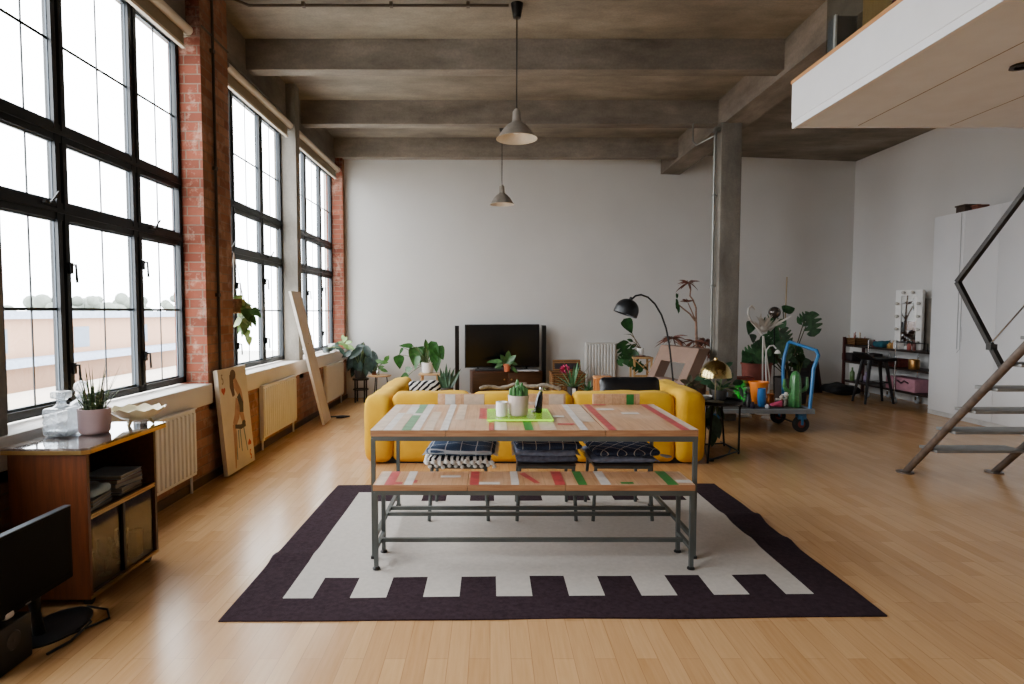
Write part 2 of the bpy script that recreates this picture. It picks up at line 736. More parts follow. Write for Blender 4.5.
def window(num, y0, y1, m1, m2, handles=True):
    """steel window: three bays, five rows, a fine bar down each pane"""
    z0, z1 = .85, 3.73
    rows = [2.06, 2.53]
    thin = [1.467, 3.07]
    fr = MB()
    d0, d1 = -2.65, -2.60
    w = .045
    fr.box((d0, y0, z0), (d1, y0 + w, z1))
    fr.box((d0, y1 - w, z0), (d1, y1, z1))
    fr.box((d0, y0, z0), (d1, y1, z0 + .05))
    fr.box((d0, y0, z1 - .06), (d1, y1, z1))
    W = struct(fr.build('window_%d' % num, [FRAME]))
    ys = [y0 + w - .01, m1, m2, y1 - w + .01]
    for m in (m1, m2):
        q = MB()
        q.box((d0, m - .05, z0), (d1, m - .013, z1))
        q.box((d0, m + .013, z0), (d1, m + .05, z1))
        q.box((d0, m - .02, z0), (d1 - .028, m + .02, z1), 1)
        q.build('mullion', [FRAME, FRAME_EDGE], W)
    for z in rows:
        q = MB()
        q.box((d0, y0 + .01, z - .052), (d1 - .006, y1 - .01, z + .052))
        q.box((d1 - .01, y0 + .01, z - .012), (d1 + .008, y1 - .01, z + .012))
        q.build('transom', FRAME, W)
    q = MB()
    for a in range(3):
        ym = (ys[a] + ys[a + 1]) / 2 + (.01 if a else .0)
        q.box((d0 + .028, ym - .0045, z0 + .02), (d1 - .028, ym + .0045, z1 - .02))
        for z in thin:
            q.box((d0 + .024, ys[a], z - .009), (d1 - .024, ys[a + 1], z + .009))
    q.build('glazing_bar', FRAME, W)
    # casement rims in a paler grey: reflected light put into the colour
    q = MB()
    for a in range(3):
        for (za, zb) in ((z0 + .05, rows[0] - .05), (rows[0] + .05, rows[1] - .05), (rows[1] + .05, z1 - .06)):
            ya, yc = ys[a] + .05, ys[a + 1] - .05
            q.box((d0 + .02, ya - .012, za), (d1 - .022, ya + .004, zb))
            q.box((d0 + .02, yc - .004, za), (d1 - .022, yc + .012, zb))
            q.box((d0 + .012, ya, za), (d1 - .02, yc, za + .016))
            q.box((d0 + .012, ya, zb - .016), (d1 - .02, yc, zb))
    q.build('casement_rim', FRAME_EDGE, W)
    q = MB()
    q.box((-2.642, y0 + .02, z0 + .02), (-2.639, y1 - .02, z1 - .02))
    q.build('glass_pane', GLASS, W)
    for (m, zs) in ((m1, (1.72, 1.1)), (m2, (1.8, 1.12))) if handles else ():
        for z in zs:
            q = MB()
            q.cbox((-2.588, m + .03, z), (.02, .022, .07))
            q.tube([(-2.578, m + .03, z + .02), (-2.555, m + .03, z + .02), (-2.55, m + .03, z - .09)], .008, 6)
            q.build('window_handle', BLACK, W)
    for ym in ((ys[0] + ys[1]) / 2 + .12, ys[2] + .18):
        q = MB()
        q.tube([(-2.60, ym, 2.09), (-2.57, ym, 2.10), (-2.55, ym + .03, 2.16)], .007, 6)
        q.cbox((-2.59, ym, 2.09), (.02, .09, .02))
        q.build('window_stay', BLACK, W)
    return W


window(1, 3.10, 5.03, 3.63, 4.395)
window(2, 5.55, 7.445, 6.03, 6.795)
window(3, 7.78, 9.77, 8.40, 9.14)
window(4, .2, 2.42, .85, 1.65, False)
q = MB()
q.box((-2.75, -3.15, .6), (-2.53, -.4, ZC))
struct(q.build('wall_infill', BRICKDK))

# roller blinds rolled up over the three windows
CREAM = M_('#c9bfae', .55, var=.05)
for k, (y0, y1) in enumerate([(2.98, 4.93), (5.60, 7.38), (7.66, 9.66)]):
    t = thing('roller_blind', ['rolled-up cream blind over the big window above the wooden cabinet',
                               'rolled-up cream blind over the middle window with the hanging plant',
                               'rolled-up cream blind over the window nearest the white back wall'][k],
              'blind', (-2.45, (y0 + y1) / 2, 3.6), group='roller blinds over the windows')
    q = MB()
    q.tube([(-2.455, y0, 3.74), (-2.455, y1, 3.74)], .036, 14)
    rl = q.build('roller', CREAM, t)
    q = MB()
    q.box((-2.494, y0 + .02, 3.60), (-2.488, y1 - .02, 3.735))
    q.build('fabric', M_('#8f8674', .8, var=.05), t)
    q = MB()
    q.box((-2.505, y0 + .02, 3.59), (-2.475, y1 - .02, 3.612))
    q.build('bottom_bar', CREAM, t)
    for y in (y0 - .008, y1 + .008):
        q = MB()
        q.cbox((-2.49, y, 3.74), (.085, .012, .09))
        q.build('bracket', M_('#8a8172', .5), t)

# concrete beams, girder and column
for y0, y1 in ((6.25, 6.42), (8.02, 8.2), (9.70, 9.88)):
    q = MB()
    q.box((-2.53, y0, ZB), (3.06, y1, ZC))
    if y0 < 8:
        q.box((3.40, y0, ZB), (XR, y1, ZC))
    struct(q.build('ceiling_beam', CONC_X))
for y0 in (4.4, 2.6, .8, -1.0):
    q = MB()
    q.box((-2.53, y0, ZB), (3.06, y0 + .17, ZC))
    if y0 > 4.0:
        q.box((3.40, y0, ZB), (XR, y0 + .17, ZC))
    struct(q.build('ceiling_beam', CONC_X))
q = MB()
q.box((3.05, -3.15, 3.91), (3.41, yb(3.05) + .06, ZC))
struct(q.build('ceiling_girder_beam', CONC_Y))
q = MB()
q.rbox((3.155, 7.95, 1.96), (.275, .26, 3.93), .012, k=2, m=3)
struct(q.build('concrete_column', CONC_Z))

# mezzanine gallery
t = bpy.data.objects.new('mezzanine', None)
COL.objects.link(t)
t.location = (4.4, 0, 2.69)
struct(t)
XM, YM, ZM0, ZM1 = 2.03, 4.0, 2.685, 2.965
outline = [(XM, -3.1), (XM, YM), (3.68, YM), (3.68, 2.4), (4.78, 2.4), (4.78, YM), (XR, YM), (XR, -3.1)]
q = MB()
q.prism([(x, y, ZM0 + .012) for x, y in outline], (0, 0, ZM1 - ZM0 - .05))
q.build('gallery_floor', M_('#b8a78f', .6), t, flat=True)
q = MB()
q.prism([(x, y, ZM0) for x, y in outline], (0, 0, .012))
for xx in (2.44, 3.05, 5.2):
    q.box((xx, -3.05, ZM0 - .001), (xx + .006, YM - .02, ZM0 + .001), 1)
q.build('soffit', [M_('#e2e7ee', .6, var=.03), M_('#83786a', .7)], t, flat=True)
q = MB()
q.box((XM - .018, -3.1, ZM0 + .03), (XM, YM + .01, ZM1))
q.box((XM - .012, -3.1, ZM0 - .012), (XM + .012, YM + .01, ZM0 + .03))
q.box((XM, YM, ZM0 - .005), (3.68, YM + .018, ZM1))
q.box((4.78, YM, ZM0 - .005), (XR, YM + .018, ZM1))
q.build('fascia', M_('#e9ebee', .45, var=.02), t, flat=True)
q = MB()
q.box((XM - .022, -3.1, ZM1), (XM + .2, YM + .02, ZM1 + .022))
q.build('edge_strip', wood('#b5804a', '#cf9c62', .5, 'y'), t)
q = MB()
q.lathe([(.0, 0), (.045, 0), (.05, -.012), (.03, -.014), (.03, .01)], (2.66, 3.02, ZM0), 16)
q.build('spotlight', M_('#3b332b', .4, .6), t)
q = MB()
q.box((XM + .05, 2.1, ZM1 + .022), (XM + .06, 3.74, 3.92))
q.build('glass_screen', glass_mat('balustrade_glass', '#d9dedd', .08), t)

q = MB()
q.cbox((2.56, 2.98, 3.46), (.45, 1.64, .94), bev=.006)
tag(q.build('plywood_cabinet', wood('#b58d4e', '#c9a262', .5, 'z')), 'ochre plywood cabinet standing up on the white gallery behind its glass screen', 'cabinet')
t = thing('storage_box', 'small grey box with a pale frame edge at the corner of the gallery', 'box', (2.26, 3.88, ZM1 + .001))
q = MB()
q.cbox((2.26, 3.88, ZM1 + .18), (.14, .09, .36), bev=.004)
bx_ = q.build('body', M_('#5a5e63', .6), t)
q = MB()
q.cbox((2.186, 3.83, ZM1 + .18), (.012, .02, .36))
q.build('pale_edge', WHITE, t)
q = MB()
q.rbox((2.17, 3.03, ZM1 + .087), (.16, .34, .13), .06)
tag(q.build('cushion', M_('#6e2a3a', .9, bump=.3)), 'maroon cushion lying on the plywood edge of the gallery', 'cushion')

# conduit along the ceiling, cable along the pier, pipe on the column
q = MB()
q.tube([(XF + .02, 5.22, .86), (XF + .02, 5.22, 4.2), (XF + .05, 5.26, 4.238), (XF + .1, 5.38, 4.242), (-2.2, 5.53, 4.242), (.17, 5.53, 4.242)], .013, 8)
for x in (-1.7, -.9, -.2):
    q.cbox((x, 5.53, 4.248), (.03, .045, .04))
for z in (1.6, 2.7, 3.7):
    q.cbox((XF + .016, 5.22, z), (.03, .045, .03))
tag(q.build('conduit', M_('#4a4138', .5, .4)), 'dark metal conduit climbing the brick pier and crossing the ceiling to the pendant lamp', 'conduit')
q = MB()
q.tube([(XF + .012, 5.04, 3.83), (XF + .012, 5.54, 3.83), (-2.5, 5.62, 3.86), (-2.51, 7.4, 3.86)], .008, 6)
tag(q.build('cable', M_('#5e564a', .6)), 'thin dark cable strung along the wall above the middle window', 'cable')
q = MB()
q.tube([(2.975, 7.93, 0.0), (2.975, 7.93, 3.72), (2.975, 7.90, 3.80), (2.96, 7.80, 3.84)], .016, 10)
q.tube([(2.96, 7.80, 3.84), (2.92, 7.80, 3.74), (2.74, 7.95, 3.66), (2.70, 7.98, 3.72), (2.70, 7.98, 3.95)], .012, 8)
q.cbox((2.97, 7.86, 3.83), (.07, .09, .06))
for z in (.6, 1.8, 3.0):
    q.cbox((2.985, 7.93, z), (.05, .05, .025))
tag(q.build('pipe', M_('#82837f', .35, .8)), 'grey steel pipe running up beside the concrete column', 'pipe')

# the view outside: a pale building across the street and trees beyond it
OUT = M_('#b3a79b', .9, var=.03, scale=.3)
t = thing('neighbouring_building', 'pale flat-roofed building across the street seen through the windows', 'building', (-24, 14, -9))
q = MB()
q.box((-34, -6, -9), (-24, 46, 1.1))
q.build('wall', M_('#97765f', .9, var=.05, scale=.3), t)
q = MB()
q.box((-34.4, -6.4, 1.1), (-23.6, 46.4, 1.5))
q.box((-24.2, -6, -1.3), (-23.0, 46, -.9))
q.build('parapet', M_('#8791a3', .9), t)
q = MB()
q.box((-22.6, -6, -9), (-20.5, 46, -2.4))
q.build('annex', OUT, t)
for y in range(-2, 44, 6):
    q = MB()
    q.box((-24.03, y, -.6), (-23.98, y + 1.3, .6))
    q.build('window', M_('#5f6a78', .5), t)
q = MB()
q.box((-33, 22, 1.4), (-28, 31, 2.6))
q.build('roof_box', M_('#8e97a3', .9), t)
FOG = M_('#6d746b', .95, var=.15, scale=.6)  # greyed crown green: the haze of distance is put into the colour
for k in range(9):
    rnd = random.Random(40 + k)
    x, y = -64 - rnd.random() * 6, -2 + k * 19
    t = thing('tree', 'hazy %s beyond the roof of the pale building' % (['round tree', 'broad tree', 'low tree'][k % 3]), 'tree', (x, y, -9),
              group='hazy trees beyond the pale building')
    t['label'] = 'hazy grey-green tree beyond the roof of the pale building'
    q = MB()
    q.tube([(x, y, -9), (x + .3, y, 0)], [.5, .3], 8)
    q.build('trunk', M_('#7a7670', .9), t)
    q = MB()
    for j in range(70):
        a = Vector((rnd.gauss(0, 2.2), rnd.gauss(0, 3.2), rnd.gauss(1.0, 1.5)))
        q.ball(Vector((x, y, 0)) + a, .7 + .6 * rnd.random(), n=8)
    q.build('crown', FOG, t)
q = MB()
q.box((-120, -60, -9.2), (-3.2, 160, -9))
struct(q.build('ground', M_('#c9c7c2', .9)))

# ------------------------------------------------------------------ rug
def smooth_noise(p, s, amp):
    return noise.noise(Vector(p) * s) * amp


RX0, RX1, RY0, RY1 = -1.274, 1.892, 2.715, 4.885
IX0, IX1, IY0, IY1 = -1.045, 1.657, 2.925, 4.67
TEETH = [(-.895 + .370 * k, -.895 + .370 * k + .187) for k in range(7)]
xs = sorted(set([RX0, RX1, IX0, IX1] + [round(v, 4) for t_ in TEETH for v in t_] + [RX0 + (RX1 - RX0) * i / 60 for i in range(61)]))
ys = sorted(set([RY0, RY1, IY0, IY1, IY0 + .228, IY1 - .228] + [RY0 + (RY1 - RY0) * i / 44 for i in range(45)]))


def rug_z(x, y):
    e = min(x - RX0, RX1 - x, y - RY0, RY1 - y)
    z = .010 + .004 * noise.noise(Vector((x * 2.2, y * 2.2, 1)))
    if RX1 - x < .5:                       # two soft buckles at the side towards the stairs
        k = 1 - (RX1 - x) / .5
        for yc, a in ((4.05, .028), (3.62, .02)):
            z += a * k * 2.7 ** (-((y - yc - .1 * (RX1 - x)) / .07) ** 2)
    if x - RX0 < .4:
        k = 1 - (x - RX0) / .4
        z += .02 * k * 2.7 ** (-((y - 3.42 - .15 * (x - RX0)) / .06) ** 2)
    return z if e > .02 else z - .003


def rug_dark(x, y):
    if not (IX0 < x < IX1 and IY0 < y < IY1):
        return True
    if y < IY0 + .228 or y > IY1 - .228:
        return any(a < x < c for a, c in TEETH)
    return False


q = MB()
nx, ny = len(xs), len(ys)
vs = []
for y in ys:
    for x in xs:
        wob = .012 * noise.noise(Vector((x * 1.5, y * 1.5, 5)))
        vs.append((x + (wob if x in (RX0, RX1) else 0), y + (wob if y in (RY0, RY1) else 0) + .016 * (x - .3), rug_z(x, y)))
for mi in (0,):
    fs = [(j * nx + i, j * nx + i + 1, (j + 1) * nx + i + 1, (j + 1) * nx + i) for j in range(ny - 1) for i in range(nx - 1)]
    q.add(vs, fs, 0)
    q.m = [1 if rug_dark((xs[i] + xs[i + 1]) / 2, (ys[j] + ys[j + 1]) / 2) else 0 for j in range(ny - 1) for i in range(nx - 1)]
rim = [i for i in range(nx)] + [j * nx + nx - 1 for j in range(1, ny)] + [(ny - 1) * nx + i for i in range(nx - 2, -1, -1)] + [j * nx for j in range(ny - 2, 0, -1)]
base = len(q.v)
for i in rim:
    p = q.v[i]
    q.v.append(Vector((p.x, p.y, .0)))
for k in range(len(rim)):
    k2 = (k + 1) % len(rim)
    q.f.append((rim[k], base + k, base + k2, rim[k2]))
    q.m.append(1)
rug_l = M_('#c4bdb5', .95, var=.05, scale=40, bump=.5, spec=.1, bscale=260)
rug_d = M_('#382b31', .95, var=.2, scale=40, bump=.5, spec=.1, bscale=260)
tag(q.build('rug', [rug_l, rug_d], angle=50), 'flat-woven rug with dark aubergine border of square teeth round a cream field', 'rug')
RZ = .012

# ------------------------------------------------------------------ table and bench of reclaimed boards
def planks_mat():
    t = NT('reclaimed_boards')
    tc = t.n('ShaderNodeTexCoord')
    sp = t.n('ShaderNodeSeparateXYZ')
    t.l(tc.outputs['Object'], sp.inputs[0])
    cb = t.n('ShaderNodeCombineXYZ')
    t.l(sp.outputs[1], cb.inputs[0])
    t.l(sp.outputs[0], cb.inputs[1])
    b = t.n('ShaderNodeTexBrick', offset=.4, offset_frequency=2)
    b.inputs['Scale'].default_value = 1
    b.inputs['Brick Width'].default_value = .42
    b.inputs['Row Height'].default_value = .058
    b.inputs['Mortar Size'].default_value = .0012
    b.inputs['Color1'].default_value = srgb('#cfa380')
    b.inputs['Color2'].default_value = srgb('#b5855e')
    b.inputs['Mortar'].default_value = srgb('#7b5332')
    t.l(cb.outputs[0], b.inputs['Vector'])
    g = t.noise(t.coord((12, 1.2, 12)), 4, 6, .6)
    col = t.mix(.45, b.outputs['Color'], t.ramp(g, [(.3, '#a8733f'), (.7, '#e2bb8e')]))
    w = t.noise(tc.outputs['Object'], 3.5, 3)
    col = t.mix(t.math('MULTIPLY', t.ramp(w, [(.5, (0, 0, 0, 1)), (.75, (1, 1, 1, 1))]), .35), col, '#e0cdbb')
    t.color(col)
    t.set(.28, spec=.5)
    t.bump(g, .06, .003)
    return t.mat


BOARD = planks_mat()
BEDGE = wood('#8f6343', '#b58a63', .5, 'x')
PRED = M_('#b8474a', .35, var=.18, scale=18)
PGREEN = M_('#5f9468', .35, var=.18, scale=18)
PGREEN2 = M_('#2f7d38', .4, var=.15, scale=18)
PWHITE = M_('#ddd6cf', .32, var=.12, scale=18)
PPALE = M_('#d5bda6', .32, var=.12, scale=18)
MATS = [BOARD, BEDGE, PWHITE, PRED, PGREEN, PPALE, PGREEN2]


def stripes(q, z, items, x_min, x_max, y_min, y_max):
    for k, (mi, pa, pb, ya, yb_, ref) in enumerate(items):
        x0, x1 = F(pa, ref, z).x, F(pb, ref, z).x
        y0 = y_min if ya is None else F(490, ya, z).y
        y1 = y_max if yb_ is None else F(490, yb_, z).y
        x0, x1 = max(x0, x_min), min(x1, x_max)
        zz = z + .0006 + .0001 * k
        q.poly([(x0, y0, zz), (x1, y0, zz), (x1, y1, zz), (x0, y1, zz)], mi)


TZ = .768
TX0, TX1, TY0, TY1 = -.692, 1.204, 3.372, 4.322
t = thing('dining_table', 'long dining table of striped reclaimed boards on a grey steel frame', 'table', (.26, 3.85, RZ))
q = MB()
seams = [F(446, 428, TZ).x, F(603, 428, TZ).x]
e = [TX0] + seams + [TX1]
for a in range(3):
    q.cbox(((e[a] + e[a + 1]) / 2, (TY0 + TY1) / 2, TZ - .0175), (e[a + 1] - e[a] - .004, TY1 - TY0, .035), 0)
for f_i, f in enumerate(q.f):
    nz = (q.v[f[1]] - q.v[f[0]]).cross(q.v[f[2]] - q.v[f[1]]).normalized().z
    q.m[f_i] = 0 if abs(nz) > .9 else 1
R_ = 428
stripes(q, TZ, [
    (5, 371, 384, None, None, R_), (2, 385, 393, None, 413, R_), (5, 393, 402.5, None, None, R_), (4, 403, 412.5, None, None, R_),
    (2, 413, 421, None, None, R_), (5, 424, 434, None, 412, R_), (2, 394, 404, 414, 407, R_), (2, 403, 421, 415.5, 413.5, R_),
    (2, 441, 448.5, None, None, R_), (5, 452, 462, 420, None, R_), (3, 478, 488, 419, 408.5, R_), (3, 489, 494, None, 423, R_),
    (5, 495, 507, None, 421, R_), (6, 524.5, 533, None, 408, R_), (5, 540, 556, None, 420, R_),
    (2, 579, 586.5, None, None, R_), (3, 560, 577, 425, 423.5, R_), (2, 559, 572, 417.5, 415.8, R_), (5, 587, 601, 422, None, R_),
    (3, 606.5, 614.5, None, None, R_), (2, 616, 637, 410.5, 408.8, R_), (2, 640, 660, 414.5, 412.8, R_),
    (3, 677.5, 686, None, None, R_), (5, 687, 696, None, None, R_), (3, 617, 634, 405.6, 404.6, R_),
], TX0, TX1, TY0 + .001, TY1 - .001)
q.build('tabletop', MATS, t, flat=True)
lx0, lx1, ly0, ly1 = -.677, 1.189, 3.385, 4.30
q = MB()
zz = TZ - .035 - .014
q.tube([(lx0, ly0, zz), (lx1, ly0, zz), (lx1, ly1, zz), (lx0, ly1, zz), (lx0, ly0, zz)], .0125, sq=True)
q.build('frame', STEELDK, t)
for x in (lx0, lx1):
    for y in (ly0, ly1):
        q = MB()
        q.tube([(x, y, RZ), (x, y, zz)], .0118, sq=True)
        q.cbox((x, y, RZ + .008), (.034, .034, .016), 1)
        q.build('leg', [STEELDK, BLACK], t)
q = MB()
for x in (lx0, lx1):
    q.tube([(x, ly0, .13), (x, ly1, .13)], .0115, sq=True)
for y in (3.80, 3.915):
    q.tube([(lx0, y, .131), (lx1, y, .131)], .0115, sq=True)
q.build('stretcher', STEELDK, t)

BZ = .492
BX0, BX1, BY0, BY1 = -.651, 1.140, 3.225, 3.505
t = thing('bench', 'low bench of striped reclaimed boards pushed against the near side of the table', 'bench', (.25, 3.36, RZ))
q = MB()
seams = [F(467, 486, BZ).x, F(566, 486, BZ).x]
e = [BX0] + seams + [BX1]
for a in range(3):
    q.cbox(((e[a] + e[a + 1]) / 2, (BY0 + BY1) / 2, BZ - .016), (e[a + 1] - e[a] - .003, BY1 - BY0, .032), 0)
for f_i, f in enumerate(q.f):
    nz = (q.v[f[1]] - q.v[f[0]]).cross(q.v[f[2]] - q.v[f[1]]).normalized().z
    q.m[f_i] = 0 if abs(nz) > .9 else 1
R_ = 486
stripes(q, BZ, [
    (5, 374, 383, None, None, R_), (3, 383.5, 393, None, None, R_), (3, 393, 401, 484.5, 482, R_), (2, 403, 411.5, None, None, R_),
    (3, 412, 415.5, 483, 480, R_), (2, 438, 459, 477.5, 475.6, R_), (3, 469.5, 478.5, None, None, R_), (2, 479, 500, 484.6, 482.4, R_),
    (2, 511.5, 519.5, None, None, R_), (3, 555.5, 566, None, None, R_), (6, 579, 588, None, None, R_), (2, 602, 612, None, None, R_),
    (6, 623, 636, 484, 482.2, R_), (6, 669, 680, None, None, R_), (2, 681, 697, 483, 480.2, R_),
], BX0, BX1, BY0 + .001, BY1 - .001)
xa, xb, xc, xd = [F(v, 486, BZ).x for v in (521, 527, 541, 534)]
q.poly([(xb + .045, BY0 + .03, BZ + .003), (xc, BY0 + .03, BZ + .003), (xb, BY1 - .03, BZ + .003), (xa, BY1 - .06, BZ + .003)], 3)
q.build('bench_seat', MATS, t, flat=True)
lx0, lx1, ly0, ly1 = -.637, 1.126, 3.24, 3.475
zz = BZ - .032 - .0125
q = MB()
q.tube([(lx0, ly0, zz), (lx1, ly0, zz), (lx1, ly1, zz), (lx0, ly1, zz), (lx0, ly0, zz)], .0125, sq=True)
q.build('frame', STEELDK, t)
for x in (lx0, lx1):
    for y in (ly0, ly1):
        q = MB()
        q.tube([(x, y, RZ), (x, y, zz)], .0112, sq=True)
        q.lathe([(.022, 0), (.022, .006), (.014, .014)], (x, y, RZ), 12, 1, capt=True)
        q.build('leg', [STEEL, BLACK], t)
q = MB()
for x in (lx0, lx1):
    q.tube([(x, ly0, .13), (x, ly1, .13)], .0105, sq=True)
q.tube([(lx0, 3.36, .131), (lx1, 3.36, .131)], .0105, sq=True)
q.build('stretcher', STEELDK, t)

# ------------------------------------------------------------------ three chairs facing the table, each with two cushions
WALNUTDK = M_('#3d332c', .6)
CH = [(-.215, 4.0), (.39, 4.0), (.915, 4.0)]
CHL = ['steel and board chair behind the table under the cushion with white pompoms',
       'steel and board chair behind the table, second of the three, under a thick denim cushion',
       'steel and board chair behind the table with a green block on its back']
SEATZ = .405
for k, (cx, cy) in enumerate(CH):
    t = thing('dining_chair', CHL[k], 'chair', (cx, cy + .2, RZ), group='chairs behind the table')
    w, dp = .40, .40
    q = MB()
    q.cbox((cx, cy + dp / 2, SEATZ - .006), (w, dp, .012), 0, bev=.003)
    q.build('seat', [WALNUTDK], t)
    q = MB()
    q.tube([(cx - w / 2 + .012, cy + .01, SEATZ - .020), (cx + w / 2 - .012, cy + .01, SEATZ - .020), (cx + w / 2 - .012, cy + dp - .01, SEATZ - .020),
            (cx - w / 2 + .012, cy + dp - .01, SEATZ - .020), (cx - w / 2 + .012, cy + .01, SEATZ - .020)], .0085, sq=True)
    q.build('seat_frame', STEELDK, t)
    for sx in (-1, 1):
        q = MB()
        q.tube([(cx + sx * (w / 2 - .015), cy + .02, SEATZ - .03), (cx + sx * (w / 2 + .004), cy - .0, RZ)], .0125, 8)
        q.build('leg', STEELDK, t)
        q = MB()
        q.tube([(cx + sx * (w / 2 - .02), cy + dp - .02, SEATZ - .03), (cx + sx * (w / 2 - .01), cy + dp + .02, RZ)], .0125, 8)
        q.build('leg', STEELDK, t)
        q = MB()
        q.tube([(cx + sx * .125, cy + dp - .012, SEATZ - .03), (cx + sx * .125, cy + dp + .008, .6), (cx + sx * .125, cy + dp + .02, .80)], .011, 8)
        q.build('back_post', STEELDK, t)
    q = MB()
    q.tube([(cx - w / 2 + .02, cy + dp, .15), (cx + w / 2 - .02, cy + dp, .15)], .009, 6)
    q.build('stretcher', STEELDK, t)
    q = MB()
    bw = .35
    bx = cx + (.0 if k != 2 else .03)
    q.cbox((bx, cy + dp - .004, .755), (bw, .022, .165), 0, bev=.004)
    yf = cy + dp - .0162
    if k == 0:
        for (a, c, z0, z1, mi) in ((-.12, -.045, .70, .835, 2), (.07, .16, .70, .75, 3), (.02, .17, .75, .835, 5)):
            q.poly([(bx + a, yf, z0), (bx + c, yf, z0), (bx + c, yf, z1), (bx + a, yf, z1)], mi)
    elif k == 1:
        for (a, c, z0, z1, mi) in ((-.16, -.05, .70, .78, 5), (.05, .16, .7, .835, 5)):
            q.poly([(bx + a, yf, z0), (bx + c, yf, z0), (bx + c, yf, z1), (bx + a, yf, z1)], mi)
    else:
        for (a, c, z0, z1, mi) in ((.075, .13, .70, .835, 6), (-.03, .06, .70, .725, 3)):
            q.poly([(bx + a, yf, z0), (bx + c, yf, z0), (bx + c, yf, z1), (bx + a, yf, z1)], mi)
    q.build('backrest', MATS, t)

NAVY = lines_mat('navy_check', '#303a50', '#d8d6d0', .092, .05, 0, '#46546e')
NAVY2 = lines_mat('navy_check_soft', '#33435c', '#c3c9cf', .105, .06, 0, '#4b5f7b')
NAVYD = lines_mat('navy_diamond', '#2c3348', '#d4d0ca', .085, .05, radians(42), '#424b62')
DENIM = M_('#8890a6', .95, var=.2, scale=30, bump=.4, bscale=240, spec=.1)
DENIM2 = M_('#6d7286', .95, var=.25, scale=30, bump=.4, bscale=240, spec=.1)
ZIG = stripes_mat('zigzag_cloth', '#201f24', '#d9d5cf', .04, (0, 0, .2), .5)


def pad(name, label, c, size, mat, seed, rz=0, wave=.012, group='seat cushions on the chairs'):
    o = thing(name, label, 'cushion', c, rz, group, local=True)
    q = MB()

    def fn(w, h):
        k = (1 - abs(w.x / h.x) ** 4) * (1 - abs(w.y / h.y) ** 4)
        z = w.z * (.55 + .45 * k)
        z += (noise.noise(Vector((w.x * 7, w.y * 7, seed))) * wave) * (1 if w.z > 0 else .25)
        e = 1 + .02 * noise.noise(Vector((w.x * 9, w.y * 9, seed + 3)))
        return Vector((w.x * e, w.y * e, z))
    q.rbox((0, 0, size[2] / 2), size, size[2] * .49, k=3, m=10, fn=fn)
    q.build('cover', mat, o, angle=60)
    return o


def pompoms(o, size, z, mat, step=.042, r=.017):
    q = MB()
    n = int(size[0] / step)
    for i in range(n + 1):
        x = -size[0] / 2 + size[0] * i / n
        dz = .006 * sin(i * 2.3)
        q.ball((x, -size[1] / 2 - .012, z + dz), r, n=8)
        q.ball((x + step * .4, -size[1] / 2 - .008, z - .026 + dz), r * .85, n=8)
    for i in range(6):
        y = -size[1] / 2 + size[1] * i / 6
        q.ball((-size[0] / 2 - .01, y, z + .004), r, n=8)
    q.tube([(size[0] / 2, -size[1] / 2 - .008, z), (-size[0] / 2 - .004, -size[1] / 2 - .008, z), (-size[0] / 2 - .008, size[1] / 2, z)], .009, 6)
    q.build('pompom_fringe', mat, o)


def tassels(o, size, z, mat):
    for sx in (-1, 1):
        q = MB()
        q.tube([(sx * size[0] / 2 * .985, -size[1] / 2, z), (sx * size[0] / 2 * .985, size[1] / 2, z)], .006, 6)
        for i in range(12):
            y = -size[1] / 2 + size[1] * i / 11
            q.tube([(sx * size[0] / 2 * .98, y, z), (sx * (size[0] / 2 + .03), y + .005 * sin(i * 5), z - .012)], [.005, .003], 5)
        q.build('fringe', mat, o)


cx, cy = CH[0]
s1 = (.44, .42, .06)
a = pad('seat_cushion', 'black and white cushion with white pompom fringe under a check cushion', (cx + .0, cy + .2, SEATZ), s1, ZIG, 1, .04)
pompoms(a, (.44, .42), .02, M_('#e6e3dc', .95, bump=.3))
a = pad('seat_cushion', 'faded navy check cushion on top of the pompom cushion', (cx + .02, cy + .2, SEATZ + .046), (.47, .42, .075), NAVY2, 2, -.05, .02)
tassels(a, (.46, .40), .03, M_('#a9adb5', .9))
cx, cy = CH[1]
a = pad('seat_cushion', 'lower grey-blue denim cushion on the middle of the three chairs', (cx, cy + .2, SEATZ), (.43, .42, .07), DENIM2, 3, .02)
a = pad('seat_cushion', 'thick denim cushion between two others on the middle chair', (cx + .0, cy + .2, SEATZ + .046), (.42, .42, .06), DENIM, 4, -.02)
tassels(a, (.41, .40), .03, M_('#80858f', .9))
a = pad('seat_cushion', 'navy check cushion with a wavy edge topping the middle chair', (cx + .01, cy + .2, SEATZ + .086), (.46, .42, .07), NAVY, 5, .03, .022)
cx, cy = CH[2]
a = pad('seat_cushion', 'plain denim cushion under the diamond-check one on the chair near the stairs', (cx, cy + .2, SEATZ), (.44, .42, .06), DENIM, 6, .03)
tassels(a, (.43, .40), .03, M_('#80858f', .9))
a = pad('seat_cushion', 'dark cushion with white diamond check and a corner tassel', (cx + .02, cy + .2, SEATZ + .044), (.46, .43, .065), NAVYD, 7, .05, .008)
q = MB()
q.tube([(.225, -.2, .02), (.27, -.215, .012), (.30, -.21, .01)], [.007, .012, .006], 6)
q.build('tassel', M_('#8d8a88', .9), a)

# ------------------------------------------------------------------ yellow sofa
def cloth(name, c1, c2):
    t = NT(name)
    v = t.coord()
    n = t.noise(v, 3, 4)
    t.color(t.ramp(n, [(.3, c1), (.7, c2)]))
    t.set(.85, spec=.2)
    t.bs.inputs['Sheen Weight'].default_value = .12
    t.bs.inputs['Sheen Tint'].default_value = srgb('#ffe9a0')
    f = t.noise(v, 7, 4)
    t.bump(t.math('ADD', f, t.math('MULTIPLY', t.noise(v, 260, 2), .1)), .35, .02)
    return t.mat


YEL = cloth('yellow_velvet', '#cc9a0c', '#deaf16')


